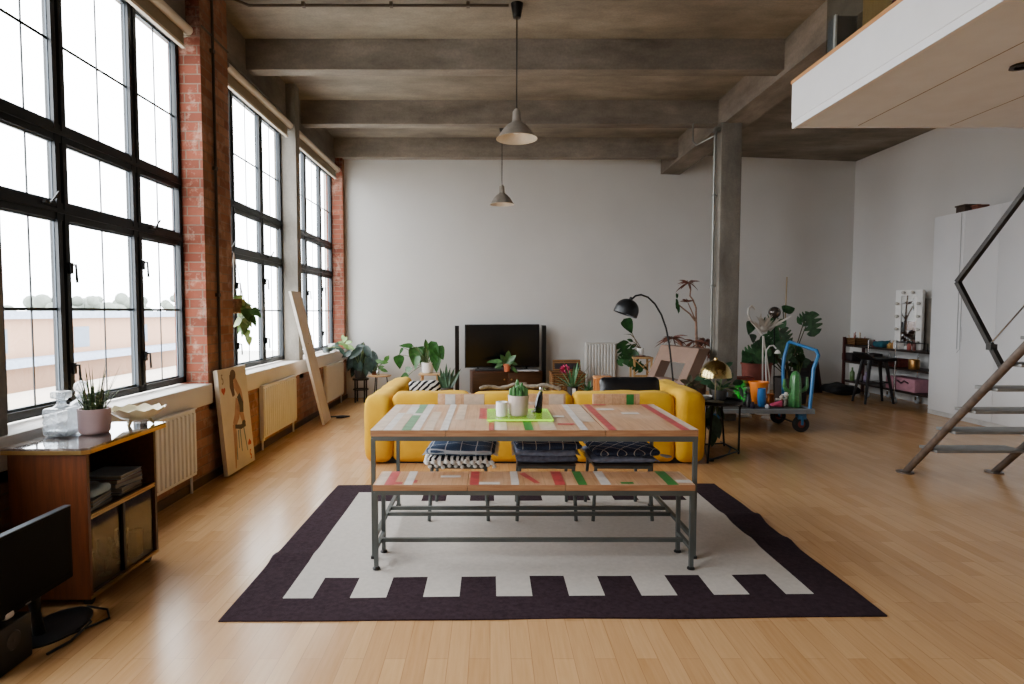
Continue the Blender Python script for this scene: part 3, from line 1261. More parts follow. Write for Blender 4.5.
def puff(seed, a=.012, b=.02):
    def fn(w, h):
        k = Vector((w.x / h.x, w.y / h.y, w.z / h.z))
        d = Vector((0, 0, 0))
        bul = b * (1 - min(1, abs(k.x)) ** 2) * (1 - min(1, abs(k.z)) ** 2)
        d.y = (bul + a * noise.noise(Vector((w.x * 5, w.z * 5, seed)))) * (1 if w.y > 0 else -1)
        d.z = (a * 1.2 * noise.noise(Vector((w.x * 5, w.y * 5, seed + 2))) + b * .4 * (1 - min(1, abs(k.x)) ** 2)) * (1 if w.z > 0 else .0)
        d.x = a * noise.noise(Vector((w.y * 6, w.z * 6, seed + 4)))
        return w + d
    return fn


t = thing('sofa', 'low yellow modular sofa seen from behind, its back to the dining table', 'sofa', (.42, 6.2, 0))
SB0, SB1 = 5.55, 5.83
q = MB()
q.box((-1.08, SB0 + .05, .0), (1.93, 6.55, .05))
q.box((-1.08, 6.4, .0), (-.98, 7.05, .05))
q.build('plinth', BLACK, t)  # black stands in for the thin shadow gap under the sofa
for k, (x0, x1) in enumerate([(-.935, -.185), (-.18, .79), (.795, 1.77)]):
    q = MB()
    q.rbox(((x0 + x1) / 2, (SB0 + SB1) / 2, .343), (x1 - x0, SB1 - SB0, .662), .075, fn=puff(k), m=10, k=4)
    q.build('back_section', YEL, t, angle=80)
    q = MB()
    q.rbox(((x0 + x1) / 2, 6.21, .24), (x1 - x0, .76, .38), .06, m=8, k=3, fn=puff(k + 9, .008, .0))
    q.build('seat_section', YEL, t, angle=80)


def arm(x0, x1, y0, y1, z1, seed):
    q = MB()

    def fn(w, h):
        a = .014
        s_ = 1 if w.x > 0 else -1
        return w + Vector((s_ * a * noise.noise(Vector((w.y * 4, w.z * 4, seed))) + s_ * .012 * (1 - (w.z / h.z) ** 2),
                           .02 * noise.noise(Vector((w.x * 6, w.z * 5, seed + 1))) * (1 if w.y > 0 else -1),
                           (1 if w.z > 0 else 0) * .02 * noise.noise(Vector((w.x * 5, w.y * 4, seed + 2)))))
    q.rbox(((x0 + x1) / 2, (y0 + y1) / 2, (z1 + .012) / 2), (x1 - x0, y1 - y0, z1 - .012), .085, fn=fn, m=12, k=4)
    return q.build('arm_section', YEL, t, angle=80)


arm(-1.185, -.935, 5.50, 7.15, .665, 3)
arm(1.775, 2.04, 5.50, 6.62, .70, 8)

o = pad('cushion', 'black and white zebra-striped cushion against the sofa arm by the plants', (-.70, 6.75, .44), (.36, .34, .11), stripes_mat('zebra_cloth', '#1d1c20', '#dcd8d2', .05, (0, 0, .9), .35), 11, .3, .01, None)
o.rotation_euler = (radians(55), 0, .35)
o.location = (-.735, 6.62, .50)
o = pad('cushion', 'shiny black leather cushion standing against the inside of the sofa back', (1.36, 6.0, .43), (.62, .36, .11), M_('#15161a', .32, var=.2, bump=.25, bscale=14, spec=.6), 12, 0, .02, None)
o.rotation_euler = (radians(74), 0, .04)
o.location = (1.42, 5.99, .60)
q = MB()
pts = []
for i in range(22):
    f = i / 21
    pts.append((-.1 + .78 * f, 5.72 + .05 * sin(f * 5), .722 + .05 * sin(f * 3.0) * f + .012 * sin(f * 17)))
q.tube(pts, [.012 + .008 * abs(sin(i * 1.9)) for i in range(22)], 8)
q.tube([(.15, 5.72, .735), (.3, 5.70, .775), (.36, 5.70, .775)], [.012, .01, .004], 6)
q.tube([(.45, 5.74, .73), (.62, 5.76, .72), (.72, 5.78, .75)], [.012, .01, .004], 6)
for i_ in range(len(q.v)):
    q.v[i_] = q.v[i_] - Vector((0, 0, .014))
tag(q.build('driftwood_branch', M_('#8d8272', .85, var=.35, scale=25, bump=.6)), 'knotted grey branch lying along the top of the sofa back', 'branch')

# ------------------------------------------------------------------ on the table
def zt(px, py, z):
    return F(px, py, z)


ty0, ty1 = F(490, 419.5, TZ + .016).y, F(490, 408.8, TZ + .016).y
tx0, tx1 = F(487, 419.5, TZ + .016).x, F(553.5, 419.5, TZ + .016).x
tn = NT('neon_acrylic')
tn.color(tn.ramp(tn.noise(tn.coord(), 4), [(.3, '#b9ee3e'), (.7, '#c6f34c')]))
tn.set(.12, spec=.6)
tn.bs.inputs['Transmission Weight'].default_value = .35
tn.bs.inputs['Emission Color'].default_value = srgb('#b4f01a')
tn.bs.inputs['Emission Strength'].default_value = .04  # slight emission added to imitate fluorescence, no lamp
tn.bs.inputs['Alpha'].default_value = .62
te = NT('neon_edge')
te.color(te.ramp(te.noise(te.coord(), 4), [(.3, '#9fe80c'), (.7, '#b6f520')]))
te.set(.2)
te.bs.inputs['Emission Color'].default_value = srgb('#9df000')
te.bs.inputs['Emission Strength'].default_value = .45  # stronger emission added so the rim seems to fluoresce
q = MB()
q.cbox(((tx0 + tx1) / 2, (ty0 + ty1) / 2, TZ + .011), (tx1 - tx0, ty1 - ty0, .010), 0)
for f_i, f in enumerate(q.f):
    nz = (q.v[f[1]] - q.v[f[0]]).cross(q.v[f[2]] - q.v[f[1]]).normalized().z
    q.m[f_i] = 0 if abs(nz) > .9 else 1
for x in (tx0 + .02, tx1 - .02):
    for y in (ty0 + .02, ty1 - .02):
        q.cbox((x, y, TZ + .0035), (.02, .02, .005), 1)
tag(q.build('tray', [tn.mat, te.mat]), 'neon yellow-green acrylic tray with glowing edges on the dining table', 'tray')
TT = TZ + .016


def potted(name, label, base, r, h, pot_mat, cat='plant', group=None, taper=.9, soil=True, lip=.0, rnd=.25):
    """plant pot with rounded foot, wall thickness and soil; returns the thing"""
    base = Vector(base)
    t = thing(name, label, cat, base, group=group)
    q = MB()
    rb = r * taper
    f = rnd * r
    prof = [(rb - f, 0)] + [(rb - f + f * sin(pi / 2 * i / 4), f - f * cos(pi / 2 * i / 4)) for i in range(1, 5)] + \
           [(r, h - lip * 2), (r + lip, h - lip * 2), (r + lip, h), (r - .008, h), (r - .012, h * .82)]
    q.lathe(prof, base, 22)
    q.build('pot', pot_mat, t, angle=50)
    if soil:
        q = MB()
        q.lathe([(r - .011, h * .83), (r * .5, h * .87), (.002, h * .88)], base, 18, capb=True)
        q.build('soil', SOIL, t)
    return t


PINK = M_('#d3b8b4', .7, var=.05)
c = F(518.5, 415.5, TT)
t = potted('cactus_pot', 'clump of small green cactus columns in a pale pink pot on the neon tray', c, .068, .133, M_('#cfbcb4', .7, var=.08, scale=14))
q = MB()
rnd = random.Random(3)
for i in range(28):
    a, d = i * 2.4, .054 * sqrt(i / 28)
    h = .05 + .06 * rnd.random() * (1.2 - d / .06) + (.045 if i == 1 else 0)
    r = .0085 + .003 * rnd.random()
    b0 = c + Vector((d * cos(a), d * sin(a), .115))
    q.lathe([(r * .9, 0), (r, h * .3), (r, h * .8), (r * .7, h * .95), (r * .1, h)], b0, 14,
            fn=lambda p, an: Vector((p.x * (1 + .16 * cos(6 * an)), p.y * (1 + .16 * cos(6 * an)), p.z)))
q.build('cactus', leaf_mat('#2c5a2e', '#5f9156'), t)
c = F(502, 416.5, TT)
q = MB()
q.lathe([(.030, 0), (.037, .006), (.039, .05), (.038, .095), (.034, .095), (.034, .012), (.001, .01)], c, 22)
o = tag(q.build('cup', WHITEG, None, at=c), 'white handleless cup on the neon tray beside the cactus', 'cup')
c = F(538.5, 412.5, TT)
t = thing('figurine', 'glossy black bird-like figurine with a silvery head on the neon tray', 'figurine', c)
q = MB()
q.tube([c + Vector(p) for p in ((-.006, 0, 0), (-.004, 0, .008), (.0, 0, .05), (.008, 0, .10), (.014, .0, .13), (.018, 0, .145))], [.024, .028, .026, .021, .014, .010], 12)
bd = q.build('body', M_('#121214', .15, spec=.7), t)
q = MB()
q.ball(c + Vector((.018, 0, .155)), (.015, .014, .02), n=12)
q.tube([c + Vector(p) for p in ((.02, 0, .16), (.035, 0, .165), (.05, -.005, .15))], [.010, .008, .003], 8)
q.build('head', CHROME, t)
q = MB()
q.tube([c + Vector(p) for p in ((-.022, -.012, .003), (-.045, -.02, .008))], [.009, .006], 8)
q.tube([c + Vector(p) for p in ((-.022, .012, .003), (-.045, .02, .008))], [.009, .006], 8)
q.build('foot', M_('#b9b9bd', .3, .8), t)

# ------------------------------------------------------------------ wooden cabinet under the window
CX0, CX1, CY0, CY1 = -2.33, -1.95, 2.815, 3.405
CT = .80
WAL = wood('#4c2813', '#69391b', .35, 'z')
WALD = wood('#3a2011', '#54301a', .4, 'y')
t = thing('drinks_cabinet', 'walnut cabinet with gold edging, glass doors and an open shelf beneath the window', 'cabinet', (-2.12, 3.11, 0))
q = MB()
q.cbox(((CX0 + CX1) / 2, CY0 + .010, .407), (CX1 - CX0, .02, .722), 0)
q.build('side_panel', WAL, t)
q = MB()
q.cbox(((CX0 + CX1) / 2, CY1 - .010, .407), (CX1 - CX0, .02, .722), 0)
q.build('side_panel', WALD, t)
q = MB()
q.box((CX0, CY0 + .02, .046), (CX0 + .012, CY1 - .02, .765))
q.build('back_panel', WALD, t)
q = MB()
q.box((CX0, CY0 + .02, .046), (CX1 - .012, CY1 - .02, .066))
q.build('bottom_panel', WALD, t)
q = MB()
q.box((CX0 + .012, CY0 + .02, .438), (CX1 - .015, CY1 - .02, .460))
sh = q.build('shelf', WALD, t)
q = MB()
q.box((CX1 - .015, CY0 + .02, .438), (CX1 + .001, CY1 - .02, .448))
q.box((CX1 - .015, CY0 + .02, .453), (CX1 + .003, CY1 - .02, .461))
q.build('gold_edge', BRASS, sh)
q = MB()
q.box((CX1 - .012, CY0 + .002, .046), (CX1 + .004, CY1 - .002, .060))
q.build('gold_strip', BRASS, t)
# top with clipped corner
out = [(CX0 - .004, CY0 - .035), (CX1 + .002, CY0 - .035), (CX1 + .03, CY0 - .01), (CX1 + .03, CY1 + .06), (CX0 - .004, CY1 + .06)]
q = MB()
q.prism([(x, y, .769) for x, y in out], (0, 0, .020))
tp = q.build('top_rim', BRASS, t, flat=True)
tt = NT('polished_marble_top')
v = tt.coord()
nn = tt.noise(v, 9, 6, .7)
tt.color(tt.ramp(nn, [(.35, '#3a3230'), (.5, '#6f6560'), (.62, '#a79f98')]))
tt.set(.05, spec=.8, coat=.5)
q = MB()
q.prism([(x, y, .789) for x, y in out], (0, 0, .011))
q.build('top', tt.mat, t, flat=True)
SM = glass_mat('smoked_glass', '#d8d2b8', .13, .08)
for a, (y0, y1, dx) in enumerate(((CY0 + .025, (CY0 + CY1) / 2 + .01, -.022), ((CY0 + CY1) / 2 - .01, CY1 - .025, -.012))):
    q = MB()
    q.box((CX1 + dx - .004, y0, .067), (CX1 + dx, y1, .436))
    d = q.build('sliding_door', SM, t)
    q = MB()
    q.box((CX1 + dx - .006, y1 - .02 if a == 0 else y0, .067), (CX1 + dx + .003, y1 if a == 0 else y0 + .018, .436))
    q.build('door_edge', M_('#2a2622', .3, .5), d)
for x in (CX0 + .05, CX1 - .04):
    for y in (CY0 + .05, CY1 - .05):
        q = MB()
        q.tube([(x - .014, y, .024), (x + .014, y, .024)], .024, 14)
        q.box((x - .018, y - .018, .024), (x + .018, y + .018, .0455))
        q.build('castor', BLACK, t)
# magazines on the shelf
CRYN = NT('cut_crystal')
_lw = CRYN.n('ShaderNodeLayerWeight')
_lw.inputs['Blend'].default_value = .55
_nz = CRYN.noise(CRYN.coord(), 38, 3)
_tr = CRYN.n('ShaderNodeBsdfTransparent')
_tr.inputs[0].default_value = srgb('#eef3f7')
_gl = CRYN.n('ShaderNodeBsdfGlossy')
_gl.inputs['Roughness'].default_value = .08
_df = CRYN.n('ShaderNodeBsdfTranslucent')
_df.inputs[0].default_value = srgb('#f4f7fa')
_m1 = CRYN.n('ShaderNodeMixShader')
_m1.inputs[0].default_value = .55
CRYN.l(_gl.outputs[0], _m1.inputs[1])
CRYN.l(_df.outputs[0], _m1.inputs[2])
_m2 = CRYN.n('ShaderNodeMixShader')
CRYN.l(CRYN.math('MINIMUM', CRYN.math('ADD', CRYN.math('MULTIPLY', _lw.outputs['Facing'], .7), CRYN.ramp(_nz, [(.42, (.16, .16, .16, 1)), (.62, (.32, .32, .32, 1))])), .92), _m2.inputs[0])
CRYN.l(_tr.outputs[0], _m2.inputs[1])
CRYN.l(_m1.outputs[0], _m2.inputs[2])
CRYN.l(_m2.outputs[0], CRYN.out.inputs['Surface'])
CRYN.t.nodes.remove(CRYN.bs)
CRY = CRYN.mat
GLS = glass_mat('drinking_glass', '#e6ece6', .4, .15)
rnd = random.Random(5)
cols = ['#39424a', '#7d8a92', '#5b6468', '#2c3036', '#8d7f72', '#4a5a66', '#6c3a34', '#9aa6ad']
zs = {0: .4605, 1: .4605}
MAGL = ['slate-covered magazine, lowest in the near stack on the cabinet shelf', 'bluish-grey magazine in the near stack on the cabinet shelf',
        'dark olive-grey magazine in the near stack on the cabinet shelf', 'near-black magazine at the bottom of the far stack on the cabinet shelf',
        'taupe book in the far stack on the cabinet shelf', 'steel-blue book in the far stack on the cabinet shelf',
        'dull red book near the top of the far stack on the cabinet shelf', 'pale grey book topping the far stack on the cabinet shelf']
for i in range(8):
    s_ = 0 if i < 3 else 1
    h = .010 + .010 * rnd.random() + (.006 if s_ else 0)
    yc = CY0 + (.15 if s_ == 0 else .41)
    o = thing('book', MAGL[i], 'book', (CX1 - .14, yc, zs[s_]), rnd.uniform(-.2, .2), 'books and magazines on the cabinet shelf', local=True)
    q = MB()
    q.box((-.105, -.1, 0), (.105, .1, .0025))
    q.box((-.105, -.1, h - .0025), (.105, .1, h))
    q.box((-.105, -.1, 0), (-.102, .1, h))
    q.build('cover', M_(cols[i], .4), o)
    q = MB()
    q.box((-.101, -.097, .0026), (.102, .097, h - .0026))
    q.build('pages', M_('#7d776d', .8), o)
    zs[s_] += h + .0004
o = thing('folded_cloth', 'crumpled pale blue cloth on the magazines inside the open cabinet', 'cloth', (CX1 - .12, CY0 + .17, zs[0]))
q = MB()
q.rbox((CX1 - .12, CY0 + .17, zs[0] + .025), (.17, .16, .05), .024, m=8, fn=lambda w, h: w + Vector((0, 0, .012 * noise.noise(Vector((w.x * 22, w.y * 22, 2))) if w.z > 0 else 0)))
q.build('cloth', M_('#9fb4c0', .9, bump=.3), o)

WINE = ['tall', 'wide', 'small', 'tall', 'wide', 'small']
for i in range(6):
    x, y = CX1 - .08 - .07 * (i % 2), CY0 + .08 + .075 * i
    q = MB()
    prof = [(.03, 0), (.031, .004), (.005, .008), (.005, .085), (.028, .105), (.036, .14), (.033, .19)] if i % 2 == 0 else [(.03, 0), (.033, .005), (.037, .10)]
    q.lathe(prof, (x, y, .067), 16)
    o = tag(q.build('wine_glass' if i % 2 == 0 else 'tumbler', CRY, None, at=(x, y, .067)),
            'clear stemmed glass behind the smoked cabinet doors' if i % 2 == 0 else 'straight-sided clear tumbler behind the smoked cabinet doors', 'glass',
            'stemmed glasses in the cabinet' if i % 2 == 0 else 'tumblers in the cabinet')
q = MB()
q.cbox((CX1 - .07, 3.30, .137), (.05, .06, .14))
tag(q.build('carton', M_('#d8d4c8', .7)), 'small pale carton standing behind the far cabinet door', 'carton')

# on the cabinet

c = F(58, 435, CT)
c.x = -2.262
t = thing('decanter', 'square crystal decanter with a flat square stopper on the cabinet', 'decanter', c)
q = MB()
q.rbox(c + Vector((0, 0, .075)), (.125, .125, .148), .016, k=2, m=6, fn=lambda w, h: w + Vector((w.x, w.y, 0)).normalized() * (.003 * cos(w.z * 160)) if abs(w.z) < .05 else w)
q.lathe([(.045, .146), (.022, .165), (.02, .185), (.03, .19)], c, 16, capb=False)
q.build('bottle', CRY, t)
q = MB()
q.rbox(c + Vector((0, 0, .022)), (.108, .108, .02), .008, k=2, m=2)
q.build('thick_base', M_('#dfe6ea', .1, .2), t)
q = MB()
q.rbox(c + Vector((0, 0, .215)), (.075, .075, .04), .012, k=2, m=2)
q.tube([c + Vector((0, 0, .17)), c + Vector((0, 0, .2))], .015, 10)
q.build('stopper', CRY, t)
c = F(79, 429, CT)
c.x = -2.266
t = thing('decanter', 'round ribbed crystal decanter with a ball stopper behind the pink pot', 'decanter', c)
q = MB()
q.lathe([(.055, 0), (.06, .006), (.062, .12), (.05, .15), (.022, .17), (.02, .19), (.032, .196)], c, 24, fn=lambda p, a: Vector((p.x * (1 + .03 * cos(12 * a)), p.y * (1 + .03 * cos(12 * a)), p.z)))
q.build('bottle', CRY, t)
q = MB()
q.ball(c + Vector((0, 0, .235)), .036, n=10)
q.tube([c + Vector((0, 0, .17)), c + Vector((0, 0, .205))], .014, 10)
q.build('stopper', CRY, t)
c = F(95, 433, CT)
t = potted('plant_pot', 'spiky aloe-like plant in a smooth dusty pink pot on the cabinet', c, .078, .135, M_('#c8abab', .6, var=.04), taper=.95)
q = MB()
rnd = random.Random(11)
for i in range(46):
    a = i * 2.4
    d = .045 * sqrt(i / 46)
    L = .15 + .17 * rnd.random()
    lean = .06 + .4 * rnd.random()
    if i % 9 == 0:
        L, lean = .24, .8
    q.leaf(c + Vector((d * cos(a), d * sin(a), .115)), (lean * cos(a), lean * sin(a), 1.0), L, .014, (cos(a), sin(a), .6), .12 + .1 * (i % 9 == 0), 'spike', 5, fold=.25)
q.build('foliage', leaf_mat('#1b2c1c', '#3c5a38', '#7d8f66'), t)
q = MB()
for i in range(9):
    a = i * 2.1
    q.tube([c + Vector((.02 * cos(a), .02 * sin(a), .11)), c + Vector((.05 * cos(a), .05 * sin(a), .24 + .03 * sin(i * 3)))], [.002, .001], 5)
q.build('dry_stems', M_('#a88f6a', .9), t)
c = F(137, 425, CT)
t = thing('shell_bowl', 'cream shell-shaped bowl with a fluted rim standing on little feet on the cabinet', 'bowl', c)
q = MB()
q.lathe([(.03, .03), (.08, .042), (.125, .075), (.148, .10), (.144, .101), (.12, .08), (.078, .048), (.002, .038)], c, 44,
        fn=lambda p, a: Vector((p.x * (1.04 + .05 * cos(11 * a) * (p.z / .1)), .8 * p.y * (1.04 + .05 * cos(11 * a) * (p.z / .1)), p.z + .008 * cos(11 * a) * (p.z / .1) ** 2)))
q.build('bowl', M_('#d9cda4', .35, var=.12, scale=9, spec=.6), t)
for k in range(3):
    a = 2 * pi * k / 3 + .5
    q = MB()
    q.tube([c + Vector((.06 * cos(a), .05 * sin(a), .04)), c + Vector((.085 * cos(a), .07 * sin(a), .008))], [.012, .007], 8)
    q.ball(c + Vector((.086 * cos(a), .071 * sin(a), .008)), .008, n=8)
    q.build('foot', M_('#c9b88a', .35), t)

# ------------------------------------------------------------------ computer screen on the floor and the black box
t = thing('computer_monitor', 'black flat computer monitor standing on the floor against the cabinet end', 'monitor', (-1.99, 2.5, 0))
q = MB()
q.cbox((-1.985, 2.45, .372), (.03, .56, .34), 0, bev=.004)
q.build('casing', M_('#0d0e10', .6, spec=.12), t)
q = MB()
q.box((-1.9705, 2.185, .227), (-1.9685, 2.715, .532))
q.build('screen', M_('#08080a', .5, var=.05, spec=.08), t)
q = MB()
q.box((-1.999, 2.172, .542), (-1.968, 2.728, .546))
q.build('top_edge', M_('#5a6068', .4, .3), t)
q = MB()
q.box((-1.9682, 2.44, .209), (-1.9672, 2.47, .214))
q.build('badge', M_('#8c8f92', .3, .7), t)
q = MB()
q.lathe([(.001, .0), (.125, .0), (.125, .008), (.10, .014), (.001, .016)], (-2.0, 2.645, 0), 28, capb=False, fn=lambda p, a: Vector((p.x, p.y * 1.45, p.z)))
q.tube([(-2.015, 2.57, .012), (-2.015, 2.55, .12), (-2.0, 2.52, .28)], [.025, .02, .03], 10)
q.build('stand', M_('#202123', .3, .3), t)
t = thing('subwoofer', 'small black speaker box on the floor in front of the monitor', 'speaker', (-1.97, 2.3, 0))
q = MB()
q.rbox((-2.0, 2.33, .096), (.13, .2, .19), .008, k=2, m=2)
cb_ = q.build('cabinet', M_('#121213', .5), t)
q = MB()
q.lathe([(.04, 0), (.036, .004), (.01, .002), (.001, .004)], (0, 0, 0), 18, M=Matrix.Translation((-1.935, 2.33, .12)) @ Matrix.Rotation(pi / 2, 4, 'Y'))
q.build('cone', M_('#2b2b2d', .4), t)
q = MB()
q.rbox((-1.99, 2.36, .207), (.05, .05, .03), .012, k=2, m=2)
tag(q.build('white_plug', WHITE), 'white plastic plug lying on the small black speaker', 'plug')
q = MB()
q.tube([(-1.99, 2.7, .01), (-1.93, 2.74, .008), (-1.86, 2.68, .008), (-1.84, 2.52, .008), (-1.87, 2.42, .008)], .006, 6)
q.tube([(-1.90, 2.55, .006), (-1.83, 2.66, .006), (-1.80, 2.72, .006), (-1.86, 2.80, .006), (-1.98, 2.83, .006)], .005, 6)
tag(q.build('power_cable', BLACK), 'black power cable looping over the floor round the monitor foot', 'cable')

# ------------------------------------------------------------------ radiators on the apron
RADC = M_('#d6d4d0', .4, var=.03)
RADW = M_('#cfccc6', .4, var=.03)


def radiator(label, p0, p1, n, z0, z1, mat, nrm, feet=True, group=None, pitch=None):
    """panel radiator: ribbed front, top grille, valve and legs"""
    p0, p1, nrm = Vector(p0), Vector(p1), Vector(nrm).normalized()
    d = (p1 - p0)
    L = d.length
    d.normalize()
    t = thing('radiator', label, 'radiator', ((p0 + p1) / 2)[:2] + (0,), group=group)
    q = MB()
    q.prism([p0 + Vector((0, 0, z0)), p1 + Vector((0, 0, z0)), p1 + Vector((0, 0, z1)), p0 + Vector((0, 0, z1))], -nrm * .045)
    pit = L / n
    for i in range(n):
        a = p0 + d * (pit * (i + .16))
        c = p0 + d * (pit * (i + .84))
        a2 = p0 + d * (pit * (i + .28)) + nrm * .012
        c2 = p0 + d * (pit * (i + .72)) + nrm * .012
        for (za, zb) in ((z0 + .02, z1 - .02),):
            vs = [a + Vector((0, 0, za)), a2 + Vector((0, 0, za + .01)), c2 + Vector((0, 0, za + .01)), c + Vector((0, 0, za)),
                  a + Vector((0, 0, zb)), a2 + Vector((0, 0, zb - .01)), c2 + Vector((0, 0, zb - .01)), c + Vector((0, 0, zb))]
            q.add(vs, [(0, 1, 5, 4), (1, 2, 6, 5), (2, 3, 7, 6), (0, 3, 2, 1), (4, 5, 6, 7)])
    q.build('panel', mat, t, angle=20)
    q = MB()
    q.prism([p0 + nrm * .014 + Vector((0, 0, z1)), p1 + nrm * .014 + Vector((0, 0, z1)), p1 - nrm * .05 + Vector((0, 0, z1)), p0 - nrm * .05 + Vector((0, 0, z1))], (0, 0, .008))
    q.build('top_grille', mat, t)
    if feet:
        for e, s_ in ((p0, 1), (p1, -1)):
            q = MB()
            pp = e + d * (.03 * s_) - nrm * .03
            q.tube([pp + Vector((0, 0, z0 + .02)), pp], .011, 8)
            if s_ == 1:
                q.lathe([(.022, 0), (.024, .02), (.016, .055)], pp + Vector((0, 0, z0 - .03)), 12, capt=True)
            q.build('pipe', mat, t)
    return t


radiator('cream ribbed radiator just beyond the wooden cabinet', (-2.36, 3.92, 0), (-2.36, 4.69, 0), 13, .145, .675, RADC, (1, 0, 0), group=None)
radiator('cream radiator between the playing-card canvas and the leaning plank', (-2.36, 6.11, 0), (-2.36, 7.14, 0), 17, .13, .675, RADC, (1, 0, 0))
radiator('cream radiator under the last window, behind the leaning plank', (-2.36, 8.49, 0), (-2.36, 9.45, 0), 16, .13, .665, RADC, (1, 0, 0))
r0 = P(586.5, 360, 10.3)
r1 = P(617.5, 360, 10.36)
x0, x1 = r0.x, r1.x
radiator('tall white radiator with upright flutes on the back wall', (x0, yb(x0) - .06, 0), (x1, yb(x1) - .06, 0), 10, .27, .90, RADW, (YBK, -1, 0))

# ------------------------------------------------------------------ playing-card canvas and plank leaning on the wall
t = thing('painted_canvas', 'cream canvas painted as a playing card with a seated woman, leaning under the pier', 'painting', (-2.33, 5.37, 0))
A0, A1 = Vector((-2.285, 5.085, .0)), Vector((-2.28, 5.66, .0))
UPV = (Vector((-2.362, 5.085, .925)) - A0).normalized()
WV = (A1 - A0).normalized()
NV = WV.cross(UPV).normalized()
if NV.x < 0:
    NV = -NV
CW, CHH = (A1 - A0).length, .93
B0 = A0 + Vector((0, 0, .016))
q = MB()
q.prism([B0, B0 + WV * CW, B0 + WV * CW + UPV * CHH, B0 + UPV * CHH], -NV * .038)
cv = q.build('canvas', M_('#cbbfa9', .8, var=.06, scale=5, bump=.15, bscale=300), t, flat=True)


def paint(name, shapes, mat, lift=.0012):
    q = MB()
    for pts in shapes:
        q.poly([B0 + WV * (u * CW) + UPV * (v * CHH) + NV * lift for u, v in pts])
    return q.build(name, mat, t, flat=True)


def ell(u, v, a, b, n=14, rot=0.0):
    return [(u + a * cos(2 * pi * i / n) * cos(rot) - b * sin(2 * pi * i / n) * sin(rot) * .6, v + (a * cos(2 * pi * i / n) * sin(rot) * .6 + b * sin(2 * pi * i / n))) for i in range(n)]


def limb(pts, ws):
    L, R = [], []
    for i, (p, w) in enumerate(zip(pts, ws)):
        a = Vector(pts[max(0, i - 1)] + (0,))
        c = Vector(pts[min(len(pts) - 1, i + 1)] + (0,))
        d = Vector(((c - a).x * CW, (c - a).y * CHH, 0)).normalized()
        nrm = Vector((-d.y, d.x, 0))
        L.append((p[0] + nrm.x * w / CW, p[1] + nrm.y * w / CHH))
        R.append((p[0] - nrm.x * w / CW, p[1] - nrm.y * w / CHH))
    return L + R[::-1]


SKIN = M_('#a98268', .7, var=.2, scale=9)
DRK = M_('#46403c', .7, var=.25, scale=14)
paint('painted_stool', [limb([(.42, .38), (.37, .10)], [.012, .008]), limb([(.56, .38), (.56, .16)], [.012, .008]), limb([(.70, .38), (.76, .14)], [.012, .008]), limb([(.5, .38), (.47, .2)], [.012, .008])],
      M_('#6f8387', .7, var=.2, scale=9), .0010)
paint('painted_skin', [limb([(.60, .68), (.50, .52), (.38, .44)], [.05, .05, .035]), limb([(.38, .45), (.36, .28), (.30, .08), (.28, .03)], [.035, .03, .014, .01]),
                       limb([(.66, .56), (.72, .44)], [.045, .03]), limb([(.52, .86), (.68, .74), (.74, .62)], [.05, .045, .03]), ell(.52, .90, .07, .045)], SKIN, .0014)
paint('painted_dress', [limb([(.62, .72), (.70, .62), (.68, .54)], [.035, .045, .04]), limb([(.40, .425), (.60, .40), (.78, .405)], [.018, .022, .018]), ell(.72, .43, .07, .025)], DRK, .0018)
paint('painted_hair', [ell(.50, .93, .10, .05), limb([(.44, .93), (.42, .82), (.46, .72)], [.035, .04, .025])], M_('#5d4638', .7, var=.2), .0016)


def heart(u, v, s, flip=1):
    pts = []
    for i in range(24):
        a = 2 * pi * i / 24
        pts.append((u + s * 16 * sin(a) ** 3 / 17 / CW * .55, v + flip * s * (13 * cos(a) - 5 * cos(2 * a) - 2 * cos(3 * a) - cos(4 * a)) / 17 / CHH * .55))
    return pts


paint('painted_hearts', [heart(.13, .795, .075), heart(.86, .21, .07, -1)], M_('#b5452f', .7), .0016)


def five(u, v, s, flip=1):
    P5 = [(.5, 1), (-.4, 1), (-.45, .15), (.1, .25), (.5, -.1), (.5, -.6), (.1, -1), (-.5, -.8)]
    return limb([(u + flip * a * s * .6 / CW, v + flip * c * s / CHH) for a, c in P5], [.008] * 8)


paint('painted_index', [five(.13, .905, .04)], M_('#8d7a68', .7), .0016)
paint('painted_index', [five(.86, .09, .04, -1)], M_('#b5452f', .7), .0016)

c0, c1 = Vector((-2.12, 7.50, .0)), Vector((-2.15, 7.92, .0))
e0, e1 = Vector((-2.365, 7.03, 1.70)), Vector((-2.372, 7.42, 1.70))
nv = (c1 - c0).cross(e0 - c0).normalized()
if nv.x < 0:
    nv = -nv
q = MB()
lift = Vector((0, 0, .008))
q.prism([c0 + lift, c1 + lift, e1, e0], -nv * .03)
for f_i in range(len(q.f)):
    nf = (q.v[q.f[f_i][1]] - q.v[q.f[f_i][0]]).cross(q.v[q.f[f_i][2]] - q.v[q.f[f_i][1]]).normalized()
    q.m[f_i] = 0 if abs(nf.dot(nv)) > .9 else 1  # face darker, edges whiter: shade and window light put into the colours
m_ = c0 * .38 + e0 * .62 + (c1 - c0) * .45
q.tube([m_ + nv * .0005, m_ + nv * .004], .012, 10, 2)
tag(q.build('plank', [M_('#c3b4a1', .6, var=.08, scale=4), M_('#e8e3da', .5), M_('#6a5d50', .6)], flat=True), 'long pale plank leaning slantwise against the concrete column by the windows', 'plank')
q = MB()
q.tube([(-2.1, 8.0, .01), (-2.0, 8.02, .012), (-1.95, 8.1, .01), (-2.05, 8.12, .01), (-2.2, 8.05, .01)], .012, 6)
tag(q.build('extension_cable', BLACK), 'short black cable lying at the foot of the leaning plank', 'cable')

